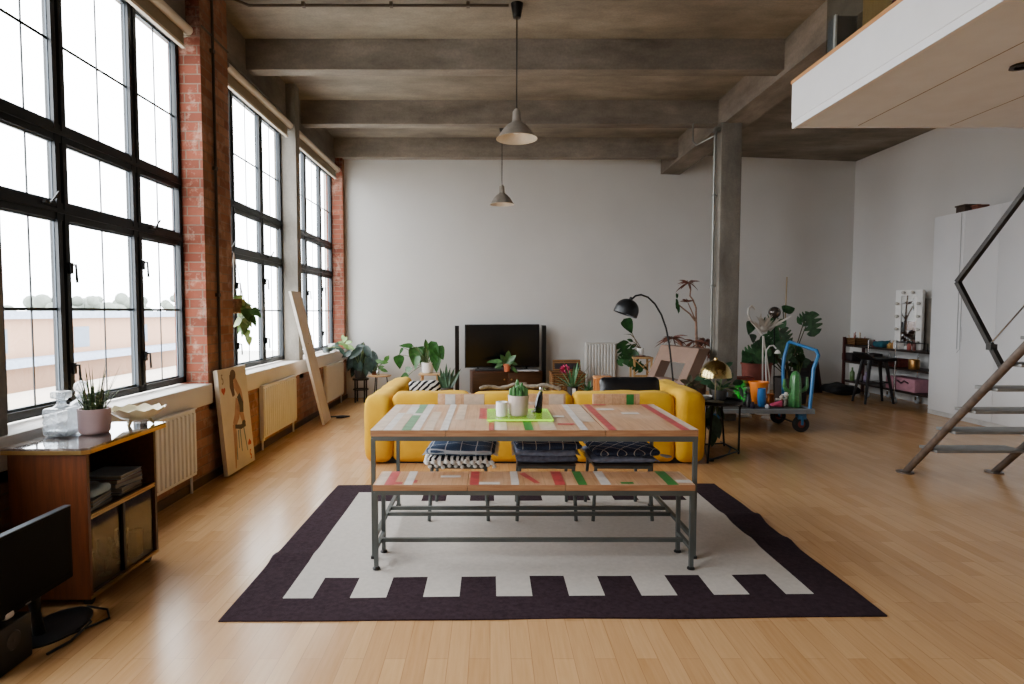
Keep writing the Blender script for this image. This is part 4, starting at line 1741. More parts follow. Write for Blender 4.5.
# ------------------------------------------------------------------ hanging plant at the brick pier
hp = P(239, 300, 5.74)
hp.x = -2.475
t = potted('hanging_plant', 'trailing green plant in a woven hanging pot beside the brick pier', hp + Vector((0, 0, -.13)), .085, .14, M_('#84664a', .85, var=.3, scale=40, bump=.5))
q = MB()
q.tube([(XF - .01, 5.545, hp.z + .30), (XF - .06, 5.56, hp.z + .45), (-2.475, 5.74, hp.z + .46)], .006, 6)
q.build('bracket', M_('#4b443c', .5, .5), t)
q = MB()
for k in range(3):
    a = 2 * pi * k / 3
    q.tube([Vector((-2.475, 5.735, hp.z + .455)), hp + Vector((.085 * cos(a), .085 * sin(a), .0))], .003, 5)
q.build('cord', M_('#d6d0c4', .8), t)
q = MB()
rnd = random.Random(9)
for (px, py, s_, ang) in [(238, 297, 10, 150), (243, 301, 10, 60), (247, 305, 11, 20), (252, 309, 13, 0), (256, 312, 12, -30), (248, 314, 13, -60), (243, 312, 12, -90), (240, 318, 13, -110),
                          (249, 321, 12, -40), (254, 320, 10, -70), (246, 327, 12, -90), (241, 326, 12, -120), (248, 334, 10, -80), (244, 332, 9, -100), (249, 340, 9, -90), (237, 322, 11, -150), (244, 306, 12, -20), (251, 315, 11, -100)]:
    pp = P(px, py, 5.66 + rnd.random() * .18)
    a = radians(ang)
    L = s_ * 5.7 / 590 * .98
    q.leaf(pp - Vector((cos(a), 0, sin(a))) * L / 2, (cos(a), rnd.uniform(-.5, .3), sin(a)), L, L * .8, (rnd.uniform(-.9, .9), -1, rnd.uniform(-.3, .8)), .25, 'heart', 7, mi=rnd.randrange(3))
q.build('foliage', [leaf_mat('#41702f', '#8fae62'), leaf_mat('#2c5424', '#567c3c'), leaf_mat('#8fae62', '#bccf8c')], t)
q = MB()
for k in range(5):
    a = hp + Vector((.03 * k - .05, .02, .0))
    c_ = P(243 + 3 * k, 318 + 5 * (k % 3), 5.74)
    q.tube([a, (a + c_) / 2 + Vector((.04, 0, .05)), c_], .003, 5)
q.build('stems', STEM, t)

# ------------------------------------------------------------------ helpers for plants measured from the photograph
def foliage(t, origin, Y, leaves, lm, sm=STEM, seed=1, spread=.16, stem_r=.005, nrm=(0, -1, .35), droop=.15, name='foliage'):
    """leaves: (px, py of the leaf's middle, length px, tip direction in degrees, kind, width/length)"""
    rnd = random.Random(seed)
    q, s_ = MB(), MB()
    origin = Vector(origin)
    for lf in leaves:
        px, py, Lp, ang, kind = lf[:5]
        wr = lf[5] if len(lf) > 5 else {'heart': .85, 'monstera': .95, 'oval': .5, 'strap': .14, 'spike': .14}[kind]
        yy = Y + rnd.uniform(-spread, spread)
        L = Lp * yy / FPX
        a = radians(ang)
        d = Vector((cos(a), rnd.uniform(-.35, .25), sin(a)))
        c = P(px, py, yy)
        b0 = c - d.normalized() * L * .5
        nn = Vector(nrm) + Vector((rnd.uniform(-.4, .4), 0, rnd.uniform(-.2, .4)))
        q.leaf(b0, d, L, L * wr, nn, droop, kind, 7)
        o2 = origin + Vector((rnd.uniform(-.03, .03), rnd.uniform(-.03, .03), 0))
        mid = (o2 * .45 + b0 * .55) + Vector((0, 0, .12 * (b0 - o2).length))
        pts = [o2 * (1 - f) ** 2 + mid * 2 * f * (1 - f) + b0 * f * f for f in [i / 6 for i in range(7)]]
        s_.tube(pts, stem_r, 6, cap=False)
    q.build(name, lm, t)
    s_.build('stem', sm, t)


def rosette(t, c, n, L, W, lm, seed=2, up=1.0, kind='strap', droop=.35, name='foliage'):
    rnd = random.Random(seed)
    q = MB()
    for i in range(n):
        a = i * 2.4 + rnd.uniform(-.2, .2)
        k = i / n
        l_ = L * rnd.uniform(.75, 1.1)
        d = Vector((cos(a) * (.25 + k), sin(a) * (.25 + k), up * (1.15 - .6 * k)))
        q.leaf(Vector(c) + Vector((cos(a), sin(a), 0)) * .012, d, l_, W, (cos(a + pi) * .8, sin(a + pi) * .8, .9), droop * (.3 + k), kind, 7)
    return q.build(name, lm, t)


# ------------------------------------------------------------------ far end: plants by the windows
c = F(361, 402)
t = thing('plant_stand', 'black stool-like stand under the dark-leaved plant by the last window', 'stand', c)
q = MB()
q.lathe([(.13, .36), (.13, .385)], c, 20, capt=True)
q.lathe([(.12, .2), (.125, .2), (.125, .215), (.12, .215)], c, 20)
q.build('top', BLACK, t)
for k in range(4):
    a = pi / 4 + k * pi / 2
    q = MB()
    q.cbox(c + Vector((.105 * cos(a), .105 * sin(a), .18)), (.022, .022, .36))
    q.build('leg', BLACK, t)
pc = c + Vector((0, 0, .386))
t = potted('alocasia_plant', 'dark drooping plant with pale-veined leaves in a black pot on the black stand', pc, .10, .13, M_('#3a3431', .5))
q = MB()
foliage(t, pc + Vector((0, 0, .11)), c.y, [(356, 352, 16, 215, 'oval'), (362, 349, 15, 255, 'oval'), (368, 351, 15, -55, 'oval'), (374, 360, 20, -80, 'oval'), (351, 361, 17, -110, 'oval'),
                                          (357, 360, 18, -100, 'oval'), (364, 358, 18, -85, 'oval'), (360, 346, 10, 20, 'oval'), (369, 364, 16, -70, 'oval'), (354, 369, 14, -110, 'oval'), (347, 354, 12, 200, 'oval'), (366, 369, 13, -90, 'oval'), (360, 368, 14, -95, 'oval')],
        leaf_mat('#141f1d', '#33493f'), seed=4, spread=.12)
cc = Vector((-2.47, 9.25, .8375))
t = potted('sill_plant', 'pale green leafy plant in a white pot on the far end of the sill', cc, .07, .12, WHITEG)
foliage(t, cc + Vector((0, 0, .10)), cc.y, [(345, 339, 8, 60, 'oval'), (349, 342, 8, 20, 'oval'), (341, 343, 8, 150, 'oval'), (346, 346, 9, -40, 'oval'), (351, 347, 8, -20, 'oval'), (343, 337, 7, 100, 'oval')],
        PALEGREEN, seed=5, spread=.05)
cc = Vector((-2.47, 8.9, .8375))
t = potted('sill_plant', 'low blue-green plant spilling over the sill in front of the white pot', cc, .06, .07, M_('#5b6464', .6))
foliage(t, cc + Vector((0, 0, .06)), cc.y, [(335, 346, 9, 170, 'oval'), (339, 348, 9, -20, 'oval'), (332, 349, 8, 200, 'oval'), (337, 344, 7, 80, 'oval'), (342, 351, 9, -50, 'oval')], GREYGREEN, seed=6, spread=.06)

c = F(380, 402)
t = thing('side_table', 'small round wooden table with thin dark legs beside the black plant stand', 'table', c)
zt_ = P(380, 374.8, c.y).z
q = MB()
q.lathe([(.18, zt_ - .022), (.185, zt_ - .018), (.185, zt_ - .003), (.18, zt_)], c, 28, capt=True)
q.build('tabletop', wood('#b08a5c', '#c9a676'), t)
for k in range(3):
    a = 2 * pi * k / 3 + .3
    q = MB()
    q.tube([c + Vector((.11 * cos(a), .11 * sin(a), zt_ - .02)), c + Vector((.16 * cos(a), .16 * sin(a), 0))], .009, 8)
    q.build('leg', BLACKMET, t)
top = c + Vector((0, 0, zt_))
b_ = top + Vector((-.08, -.03, 0))
t = potted('young_plant', 'young plant with two pale leaves in a brown pot on the round wooden table', b_, .05, .06, M_('#6b4326', .7))
foliage(t, b_ + Vector((0, 0, .05)), b_.y, [(379, 361, 9, 150, 'oval'), (387, 358, 10, 60, 'oval'), (384, 362, 9, 10, 'oval'), (381, 367, 7, 190, 'oval'), (384, 370, 8, -10, 'oval')], MIDGREEN, seed=8, spread=.04)
q = MB()
g_ = top + Vector((-.01, -.11, 0))
q.lathe([(.022, 0), (.026, .003), (.026, .07), (.012, .09), (.012, .16), (.009, .16), (.009, .1)], g_, 16)
tag(q.build('glass_bottle', GLS, None, at=g_), 'slim clear glass bottle on the round wooden table', 'bottle')

# monstera on a wooden stool
c = Vector(P(430, 373, 9.35))
c.z = 0
zt_ = P(430, 373, 9.35).z
t = thing('wooden_stool', 'wooden stool carrying the white pot of the big-leaved plant near the television', 'stool', c)
q = MB()
q.rbox(c + Vector((0, 0, zt_ - .014)), (.34, .28, .028), .006, k=2, m=2)
q.build('seat', wood('#b08a5c', '#c9a676'), t)
for sx in (-1, 1):
    for sy in (-1, 1):
        q = MB()
        q.tube([c + Vector((sx * .12, sy * .1, zt_ - .02)), c + Vector((sx * .15, sy * .12, 0))], .016, 8)
        q.build('leg', wood('#b08a5c', '#c9a676'), t)
pc = c + Vector((-.04, 0, zt_))
t = potted('monstera_plant', 'big glossy-leaved plant in a white pot on the wooden stool near the television', pc, .10, .17, WHITEG)
foliage(t, pc + Vector((0, 0, .15)), 9.35, [(406, 345, 15, 170, 'heart', .35), (401, 351, 8, 240, 'heart', .4), (399, 361, 13, -80, 'heart'), (415, 355, 17, -100, 'heart'), (420, 350, 14, 60, 'heart'), (424, 358, 20, -95, 'heart', .6),
                                     (434, 350, 20, -70, 'heart', .55), (436, 359, 22, -85, 'heart', .6), (429, 348, 13, 80, 'heart'), (409, 369, 9, 30, 'heart'), (404, 377, 10, 200, 'heart'), (440, 352, 14, -60, 'heart'), (417, 362, 14, -110, 'heart', .5), (426, 343, 12, 95, 'heart', .4)],
        leaf_mat('#1b4018', '#3a6a2c'), seed=10, spread=.12)
c = Vector((-.69, 9.15, 0))
t = potted('snake_plant', 'snake plant with stiff upright leaves between the stool plant and the television', c, .12, .28, M_('#4d4a46', .6))
q = MB()
for (px, py, Lp, ang) in [(447, 377, 28, 92), (443, 379, 24, 104), (451, 379, 24, 72), (455, 376, 20, 52), (449, 380, 26, 84), (445, 381, 22, 98), (441, 381, 16, 118), (452, 381, 18, 60)]:
    L = Lp * 9.15 / 590
    a = radians(ang)
    b0 = P(px, py, 9.15) - Vector((cos(a), 0, sin(a))) * L / 2
    base_ = c + Vector(((b0.x - c.x) * .5, random.uniform(-.05, .05), .2))
    tip = P(px, py, 9.15) + Vector((cos(a), 0, sin(a))) * L / 2
    d = tip - base_
    q.leaf(base_, d, d.length, .075, (random.uniform(-.3, .3), -1, .1), 0, 'strap', 7, fold=.2)
q.build('foliage', leaf_mat('#22382a', '#45644a'), t)

# ------------------------------------------------------------------ television wall
ANG = atan(YBK)


def tall_speaker(label, px):
    x = P(px, 360, 9.95).x
    y = yb(x) - .2
    t = thing('tower_speaker', label, 'speaker', (x, y, 0), ANG, local=True, group='slim speakers beside the television')
    q = MB()
    q.lathe([(.11, 0), (.11, .012), (.02, .02)], (0, 0, 0), 20, capt=True)
    q.build('base', BLACK, t)
    q = MB()
    q.prism([(-.034, -.03, .02), (.034, -.03, .02), (.034, .03, .02), (-.034, .03, .02)], (0, 0, 1.17))
    q.prism([(-.034, -.03, 1.19), (.034, -.03, 1.19), (.034, .03, 1.19), (-.034, .03, 1.19)], (.0, .02, .03))
    q.build('column', M_('#111112', .4), t)


tall_speaker('slim black tower speaker between the snake plant and the television', 457)
tall_speaker('slim black tower speaker between the television and the wicker hamper', 545)
tc_ = P(502.5, 345.5, 10.02)
tl, tr = P(464.8, 345, 10.02), P(540.2, 345, 10.02)
tw = tr.x - tl.x
zt0, zt1 = P(505, 367.5, 10.0).z, P(505, 324.3, 10.0).z
t = thing('television', 'large black flat television on the dark wooden low cabinet', 'television', (tc_.x, 10.02, P(505, 371, 9.8).z), ANG, local=True)
zb_ = P(505, 371, 9.8).z
q = MB()
q.cbox((0, .02, (zt0 + zt1) / 2 - zb_), (tw, .045, zt1 - zt0), bev=.004)
q.build('casing', M_('#161617', .4), t)
q = MB()
q.box((-tw / 2 + .01, -.0055, zt0 - zb_ + .016), (tw / 2 - .01, -.0035, zt1 - zb_ - .01))
q.build('screen', M_('#0b0b0c', .18, var=.02), t)
q = MB()
for s_ in (-1, 1):
    q.box((s_ * .42 - .02, -.1, 0), (s_ * .42 + .02, .12, .012))
    q.box((s_ * .42 - .012, .0, .01), (s_ * .42 + .012, .03, zt0 - zb_ + .01))
q.build('foot', BLACK, t)
l_, r_ = P(470.5, 380, 9.75), P(541.5, 380, 9.75)
t = thing('television_cabinet', 'dark brown wooden low cabinet under the television', 'cabinet', ((l_.x + r_.x) / 2, 9.95, 0), ANG, local=True)
w_ = r_.x - l_.x
q = MB()
q.cbox((0, 0, zb_ / 2 + .04), (w_, .40, zb_ - .08), bev=.004)
q.build('carcass', WALD, t)
for s_ in (-1, 1):
    q = MB()
    q.cbox((s_ * w_ / 4, -.206, zb_ / 2 + .04), (w_ / 2 - .02, .014, zb_ - .12), bev=.003)
    d = q.build('door', wood('#33200f', '#4b2f18', .4, 'x'), t)
    q = MB()
    q.lathe([(.012, 0), (.014, .012), (.001, .016)], (0, 0, 0), 10, M=Matrix.Translation((s_ * .06, -.213, zb_ / 2 + .1)) @ Matrix.Rotation(pi / 2, 4, 'X'))
    q.build('knob', BRASS, d)
for sx in (-1, 1):
    for sy in (-1, 1):
        q = MB()
        q.tube([(sx * (w_ / 2 - .06), sy * .15, .09), (sx * (w_ / 2 - .04), sy * .16, 0)], [.02, .012], 8)
        q.build('leg', WALD, t)
sb = P(497, 371, 9.76)
q = MB()
q.rbox((sb.x - .05, 9.77, zb_ + .0225), (.62, .06, .045), .012, k=2, m=2)
tag(q.build('soundbar', M_('#1a1a1c', .5)), 'black soundbar lying in front of the television', 'soundbar')
q = MB()
q.rbox((P(528, 371, 9.76).x, 9.79, zb_ + .011), (.36, .13, .02), .006, k=2, m=2)
tag(q.build('media_box', M_('#b9bcc0', .35)), 'flat silvery media box on the television cabinet beside the terracotta pot', 'device')
c = Vector((P(507, 373, 9.72).x, 9.72, zb_ - .0))
c.y = 9.86 - .2 + .03
t = potted('terracotta_plant', 'trailing leafy plant in a small terracotta pot in front of the television', Vector((c.x, 9.70 + .12, zb_ + .0)) - Vector((0, .11, 0)), .062, .13, M_('#b8653f', .8, var=.1), taper=.75, lip=.006, rnd=.05)
oc = Vector((c.x, 9.71, zb_ + .11))
foliage(t, oc, 9.71, [(496, 361, 13, 175, 'oval', .4), (500, 364, 12, 200, 'oval', .4), (503, 358, 13, 120, 'oval', .4), (508, 355, 14, 85, 'oval', .4), (512, 358, 13, 50, 'oval', .4), (498, 368, 10, 215, 'oval', .4), (505, 362, 12, 140, 'oval', .45),
                      (510, 362, 12, 40, 'oval', .45), (513, 363, 10, 0, 'oval', .4), (491, 361, 9, 180, 'oval', .35), (514, 369, 9, -40, 'oval', .4), (507, 360, 13, 100, 'oval', .45)], leaf_mat('#2a4a26', '#4d7440'), seed=14, spread=.07)

# wicker hamper with plants in front
c = P(568, 391, 9.3)
hx = c.x
t = thing('wicker_hamper', 'open wicker hamper with its dark lid up, beyond the sofa near the radiator', 'basket', (hx, 9.45, 0))
WICK = stripes_mat('wicker', '#553b24', '#7c5a38', .03, (0, pi / 2, 0), .4, .5)
hz = P(565, 374, 9.25).z
q = MB()
w_ = .52
q.box((hx - w_ / 2, 9.22, 0), (hx + w_ / 2, 9.24, hz))
q.box((hx - w_ / 2, 9.66, 0), (hx + w_ / 2, 9.68, hz))
q.box((hx - w_ / 2, 9.24, 0), (hx - w_ / 2 + .02, 9.66, hz))
q.box((hx + w_ / 2 - .02, 9.24, 0), (hx + w_ / 2, 9.66, hz))
q.box((hx - w_ / 2, 9.24, 0), (hx + w_ / 2, 9.66, .02))
for i in range(13):
    x = hx - w_ / 2 + .02 + i * (w_ - .04) / 12
    q.tube([(x, 9.215, .01), (x, 9.215, hz - .01)], .008, 6)
q.tube([(hx - w_ / 2, 9.22, hz), (hx + w_ / 2, 9.22, hz), (hx + w_ / 2, 9.68, hz), (hx - w_ / 2, 9.68, hz), (hx - w_ / 2, 9.22, hz)], .016, 8)
q.build('basket', WICK, t)
lz = P(570, 360, 9.7).z
q = MB()
q.prism([(hx - .20, 9.68, hz + .01), (hx + .26, 9.68, hz + .01), (hx + .26, 9.76, lz), (hx - .20, 9.76, lz)], (0, .025, 0))
li = q.build('lid', WICK, t)
q = MB()
q.prism([(hx - .17, 9.676, hz + .04), (hx + .23, 9.676, hz + .04), (hx + .23, 9.752, lz - .03), (hx - .17, 9.752, lz - .03)], (0, .004, 0))
q.build('lining', M_('#241a1c', .9, var=.3, scale=12), li)
c_ = P(565, 369.5, 9.45)
q = MB()
q.tube([(c_.x, 9.47, .022), (c_.x + .01, 9.46, .3), c_], [.006, .006, .01], 6)
for i in range(26):
    a = i * 2.4
    zf = 1 - 2 * (i + .5) / 26
    rr = sqrt(1 - zf * zf)
    d = Vector((rr * cos(a), rr * sin(a), zf))
    q.leaf(c_ + d * .02, d, .075, .045, (d.y, -d.x, .5), .1, 'oval', 4, 1)
tag(q.build('flower', [STEM, M_('#b3305c', .8)]), 'magenta flower head rising out of the wicker hamper', 'flower')
c = P(573, 391, 8.35)
c.z = .22
q = MB()
q.box((c.x - .16, c.y - .14, 0), (c.x + .44, c.y + .16, .2195))
tag(q.build('low_bench', WALD), 'low dark plank bench behind the sofa carrying two potted succulents', 'bench')
for k, (px, h, lab, pm, n, L) in enumerate([(572.5, .17, 'spiky succulent in a black pot with a white tag in front of the hamper', M_('#1f1c1b', .6), 18, .42), (588, .10, 'short spiky succulent in a white pot beside the orange stool', WHITEG, 16, .22)]):
    b_ = Vector((P(px, 391, 8.35).x, 8.35, .22))
    t = potted('succulent', lab, b_, .075 if k == 0 else .06, h, pm)
    rosette(t, b_ + Vector((0, 0, h * .85)), n, L, .04, leaf_mat('#2d5538', '#5e8c62'), seed=20 + k, up=.8, droop=.15)
    if k == 0:
        q = MB()
        q.cbox((b_.x + .01, b_.y - .079, .22 + h * .6), (.045, .003, .10))
        q.build('tag', WHITEG, t)
# orange pine stool
c = P(603, 391, 8.0)
zt_ = P(603, 376.5, 8.0).z
t = thing('pine_stool', 'orange-toned pine stool with one slanting leg, behind the sofa by the radiator', 'stool', (c.x, 8.0, 0))
PINE = wood('#b8743c', '#d08f52', .5, 'z')
q = MB()
q.rbox((c.x, 8.0, zt_ - .016), (.24, .26, .032), .005, k=2, m=2)
q.build('seat', PINE, t)
for sy in (-1, 1):
    q = MB()
    q.cbox((c.x - .085, 8.0 + sy * .1, (zt_ - .032) / 2), (.06, .03, zt_ - .032))
    q.build('leg', PINE, t)
    q = MB()
    q.tube([(c.x + .09, 8.0 + sy * .1, zt_ - .03), (c.x + .02, 8.0 + sy * .1, 0)], .016, sq=True)
    q.build('leg', PINE, t)

# white pot on a wooden plant stand
c = P(641, 356, 9.45)
zt_ = P(641, 356.5, 9.45).z
t = thing('plant_stand', 'tall wooden plant stand with crossed braces beside the brown armchair', 'stand', (c.x, 9.45, 0))
OAK = wood('#9c7a50', '#b8935f', .5, 'z')
q = MB()
q.rbox((c.x, 9.45, zt_ - .015), (.32, .30, .03), .005, k=2, m=2)
q.build('top', OAK, t)
for sx in (-1, 1):
    for sy in (-1, 1):
        q = MB()
        q.cbox((c.x + sx * .135, 9.45 + sy * .125, (zt_ - .03) / 2), (.03, .03, zt_ - .03))
        q.build('leg', OAK, t)
q = MB()
q.tube([(c.x - .135, 9.325, zt_ - .28), (c.x + .135, 9.325, zt_ - .04)], .009, 6)
q.tube([(c.x - .135, 9.318, zt_ - .04), (c.x + .135, 9.318, zt_ - .28)], .009, 6)
q.cbox((c.x, 9.325, zt_ - .3), (.28, .02, .03))
q.build('brace', OAK, t)
b_ = Vector((c.x - .02, 9.45, zt_))
t = potted('climbing_plant', 'lanky plant with a few large split leaves in a white pot on the tall stand', b_ + Vector((0, 0, .014)), .063, .12, WHITEG)
q = MB()
q.lathe([(.05, 0), (.09, .004), (.095, .014), (.09, .016), (.001, .012)], b_, 20)
q.build('saucer', M_('#6b3a2a', .6), t)
foliage(t, b_ + Vector((0, 0, .12)), 9.4, [(628, 325, 15, -60, 'heart'), (624, 349, 17, -60, 'monstera'), (631, 357, 16, -110, 'monstera'), (623, 359, 13, 220, 'monstera'), (636, 365, 15, -30, 'monstera'), (642, 366, 12, -20, 'oval'), (630, 340, 7, 150, 'oval'), (633, 346, 8, 200, 'oval'), (627, 334, 8, 170, 'spike')],
        DKGREEN, M_('#6a5a40', .7), seed=31, spread=.12, stem_r=.006)

# ------------------------------------------------------------------ brown slab armchair
fdir = Vector((-.966, -.26, 0))
wdir = Vector((.26, -.966, 0))
BL = P(647, 377, 8.55)
base0 = Vector((BL.x, 8.55, 0))
t = thing('slab_armchair', 'brown cardboard-like armchair with a rectangular hole through its tilted back', 'armchair', base0 + wdir * .45)
CARD = M_('#7d6455', .85, var=.1, scale=4, bump=.2, bscale=120)
CARD2 = M_('#5f4b3e', .85, var=.12, scale=4, bump=.2, bscale=120)
SZ = .50
W_ = .93
bk = -fdir * .22
th_ = -fdir * .16


def bp(w, h):
    """point on the front of the back: w along the width, h = 0..1 up the slope"""
    return base0 + wdir * w + bk * h + Vector((0, 0, SZ + .47 * h))


q = MB()
for (w0, w1, h0, h1) in ((0, W_, .56, 1), (0, .17, -.05, .56), (W_ - .17, W_, -.05, .56), (.17, W_ - .17, -.05, .06)):
    q.prism([bp(w0, h0), bp(w1, h0), bp(w1, h1), bp(w0, h1)], th_)
q.build('backrest', [CARD], t, flat=True)
q = MB()
s0 = base0 + Vector((0, 0, SZ - .13))
q.prism([s0, s0 + wdir * W_, s0 + wdir * W_ + fdir * .66, s0 + fdir * .66], (0, 0, .13))
q.build('seat', CARD2, t, flat=True)
for w0 in (0, W_ - .1):
    q = MB()
    b1 = base0 + wdir * w0
    q.prism([b1 + fdir * .62, b1 + fdir * .5, b1 + fdir * .5 + Vector((0, 0, SZ - .13)), b1 + fdir * .64 + Vector((0, 0, SZ - .13))], wdir * .1)
    q.prism([b1 - fdir * .1, b1 + fdir * .1, b1 + fdir * .06 + Vector((0, 0, SZ - .13)), b1 - fdir * .16 + Vector((0, 0, SZ - .13))], wdir * .1)
    q.build('leg', CARD2, t, flat=True)

# ------------------------------------------------------------------ black arc lamp
yl = 6.95
pb = P(674, 386, yl)
t = thing('arc_floor_lamp', 'black arc floor lamp with a dome shade bending over behind the sofa', 'lamp', (pb.x, yl, 0))
q = MB()
q.lathe([(.001, 0), (.15, 0), (.15, .02), (.145, .026), (.001, .028)], (pb.x + .03, yl, 0), 28)
q.build('base', BLACK, t)
pts = [Vector((pb.x + .03, yl, .02))] + [P(px, py, yl) for px, py in [(674.5, 395), (673, 380), (671, 360), (669, 343), (666, 328), (661.5, 315), (655, 304), (648, 297.3), (641, 294.7), (635.5, 295.8), (631.5, 299.5)]]
q = MB()
q.tube(pts, .011, 8)
q.build('pole', BLACK, t)
sc = P(626.5, 310.5, yl)
ax = (P(622, 321, yl) - P(630.5, 298.5, yl)).normalized()
Rm = ax.to_track_quat('Z', 'Y').to_matrix().to_4x4()
q = MB()
prof = []
for i in range(11):
    a = pi / 2 * i / 10
    prof.append((.138 * sin(a) + .004, -.138 * cos(a)))
prof += [(.143, .05), (.137, .05), (.134, .0)] + [(.134 * sin(pi / 2 * (1 - i / 8)), -.132 * cos(pi / 2 * (1 - i / 8))) for i in range(1, 9)]
q.lathe(prof, (0, 0, 0), 32, M=Matrix.Translation(sc) @ Rm, capb=False)
q.lathe([(.02, -.165), (.022, -.13)], (0, 0, 0), 14, M=Matrix.Translation(sc) @ Rm, capt=True)
sh = q.build('lamp_shade', M_('#15171a', .35, var=.1), t, angle=60)
q = MB()
q.ball((0, 0, -.06), .035, n=10, M=Matrix.Translation(sc) @ Rm)
q.build('bulb', WHITEG, sh)

# ------------------------------------------------------------------ dry dracaena by the column
yd = 9.75
b_ = Vector((P(696, 380, yd).x, yd, 0))
t = potted('dracaena_plant', 'tall bare-stemmed plant with tufts of reddish-brown leaves behind the armchair', b_, .17, .32, M_('#5b4436', .8))
q = MB()
J = P(696, 322, yd)
q.tube([b_ + Vector((0, 0, .28)), P(697.5, 360, yd), P(696.5, 340, yd), J], [.028, .024, .022, .02], 8)
q.tube([J, P(690, 314, yd - .03), P(683, 308.5, yd - .05), P(679, 305, yd - .06)], [.016, .013, .012, .010], 7)
q.tube([J, P(696, 308, yd), P(693, 300, yd), P(690, 296, yd), P(690.5, 290, yd), P(688.5, 284, yd)], [.017, .014, .013, .012, .011, .010], 7)
q.tube([J, P(692, 312, yd + .1), P(688, 303, yd + .1)], [.012, .010, .008], 7)
q.tube([P(697, 352, yd), P(704, 346, yd), P(706, 341, yd)], [.016, .013, .011], 7)
q.tube([P(697, 356, yd), P(686, 348, yd), P(674, 341, yd), P(673, 338, yd)], [.012, .010, .009, .007], 7)
q.build('trunk', BARK, t)
q = MB()
rnd = random.Random(77)
for (px, py, n, L, up) in [(688.5, 283, 18, 10, .25), (687, 302, 9, 6, .6), (706, 341, 22, 14, .1), (694, 341, 14, 13, .1), (673, 338, 22, 13, .15), (703, 350, 16, 14, -.1), (709, 350, 10, 12, -.2)]:
    c_ = P(px, py, yd)
    for i in range(n):
        a = i * 2.4
        d = Vector((cos(a), sin(a), up + rnd.uniform(-.6, .5)))
        q.leaf(c_, d, L * yd / 590 * rnd.uniform(.9, 1.5), .034, (rnd.uniform(-.5, .5), -1, .6), .35, 'strap', 5)
for i in range(5):
    c_ = P(678 - .4 * i, 305 - 1.5 * i, yd - .06)
    q.leaf(c_, (random.uniform(-.3, .2), -.2, -1), 9 * yd / 590, .045, (0, -1, 0), .0, 'strap', 5, 1)
for i in range(4):
    q.leaf(P(677, 298, yd - .06), (random.uniform(-.3, .2), -.2, .9), 5 * yd / 590, .03, (0, -1, 0), .0, 'strap', 5, 1)
q.build('foliage', [REDBROWN, DKGREEN], t)

# ------------------------------------------------------------------ black side table and what stands on it
c = Vector((2.31, 5.98, 0))
zt_ = P(722, 401, 5.98).z
t = thing('tray_table', 'small black metal tray table on thin legs beside the end of the sofa', 'table', c)
q = MB()
q.lathe([(.001, zt_ - .02), (.235, zt_ - .02), (.25, zt_ - .012), (.25, zt_ + .016), (.245, zt_ + .016), (.243, zt_ - .010), (.001, zt_ - .010)], c, 32)
q.build('tray_top', BLACKMET, t)
LEG = [F(707.5, 463.5), F(738.5, 454), F(724, 446), F(704, 447)]
for p in LEG:
    q = MB()
    d = Vector((p.x - c.x, p.y - c.y, 0))
    d = d * (.235 / max(d.length, .01))
    q.tube([c + d + Vector((0, 0, zt_ - .015)), p], .008, 6, sq=True)
    q.build('leg', BLACKMET, t)
q = MB()
for k in range(4):
    a, b2 = LEG[k], LEG[(k + 1) % 4]
    q.tube([a + Vector((0, 0, .03)), b2 + Vector((0, 0, .03))], .006, 6, sq=True)
q.build('foot_rail', BLACKMET, t)
zs_ = zt_ - .010
lc = Vector((P(716, 398, 5.95).x, 5.97, zs_))
t = thing('dome_table_lamp', 'shiny brass dome table lamp on the black tray table', 'lamp', lc)
zl0, zl1 = P(715, 377.0, 5.97).z - zs_, P(715, 359.5, 5.97).z - zs_
q = MB()
q.lathe([(.001, 0), (.085, 0), (.085, .01), (.02, .018), (.001, .018)], lc, 24)
q.tube([lc + Vector((0, 0, .012)), lc + Vector((0, 0, zl1 - .02))], .007, 8)
q.build('stand', M_('#8f8468', .35, .7), t)
H_ = zl1 - zl0
prof = [(.158 * cos(pi / 2 * i / 10) + .0, H_ * .98 * sin(pi / 2 * i / 10)) for i in range(10)] + [(.012, H_)]
prof += [(.012, H_ - .006)] + [(.154 * cos(pi / 2 * i / 10), H_ * .95 * sin(pi / 2 * i / 10)) for i in range(9, -1, -1)]
q = MB()
q.lathe(prof, lc + Vector((0, 0, zl0)), 36, capb=False)
s_ = q.build('lamp_shade', M_('#b3a06a', .18, 1, var=.06, scale=3), t, angle=60)
q = MB()
q.lathe([(.02, 0), (.018, .02), (.006, .03)], lc + Vector((0, 0, zl1 - .006)), 14, capt=True)
q.build('finial', BRASS, s_)
for (px, py, r, h, col, lab) in [(718.5, 399.5, .036, .075, '#c99a9a', 'pale pink cup under the brass lamp on the tray table'), (725, 399, .030, .07, '#7f9cb8', 'pale blue cup next to the pink one on the tray table')]:
    cc = F(px, py, zs_)
    q = MB()
    q.lathe([(r * .85, 0), (r, .01), (r * 1.02, h), (r * .9, h), (r * .85, .012), (.001, .01)], cc, 18)
    tag(q.build('cup', M_(col, .4), None, at=cc), lab, 'cup')
cc = F(707.5, 399, zs_)
t = thing('bowl', 'shallow white bowl on the tray table next to the sofa arm', 'bowl', cc)
q = MB()
q.lathe([(.03, 0), (.032, .004), (.07, .035), (.066, .036), (.03, .01), (.001, .008)], cc, 20)
q.build('bowl', WHITEG, t)

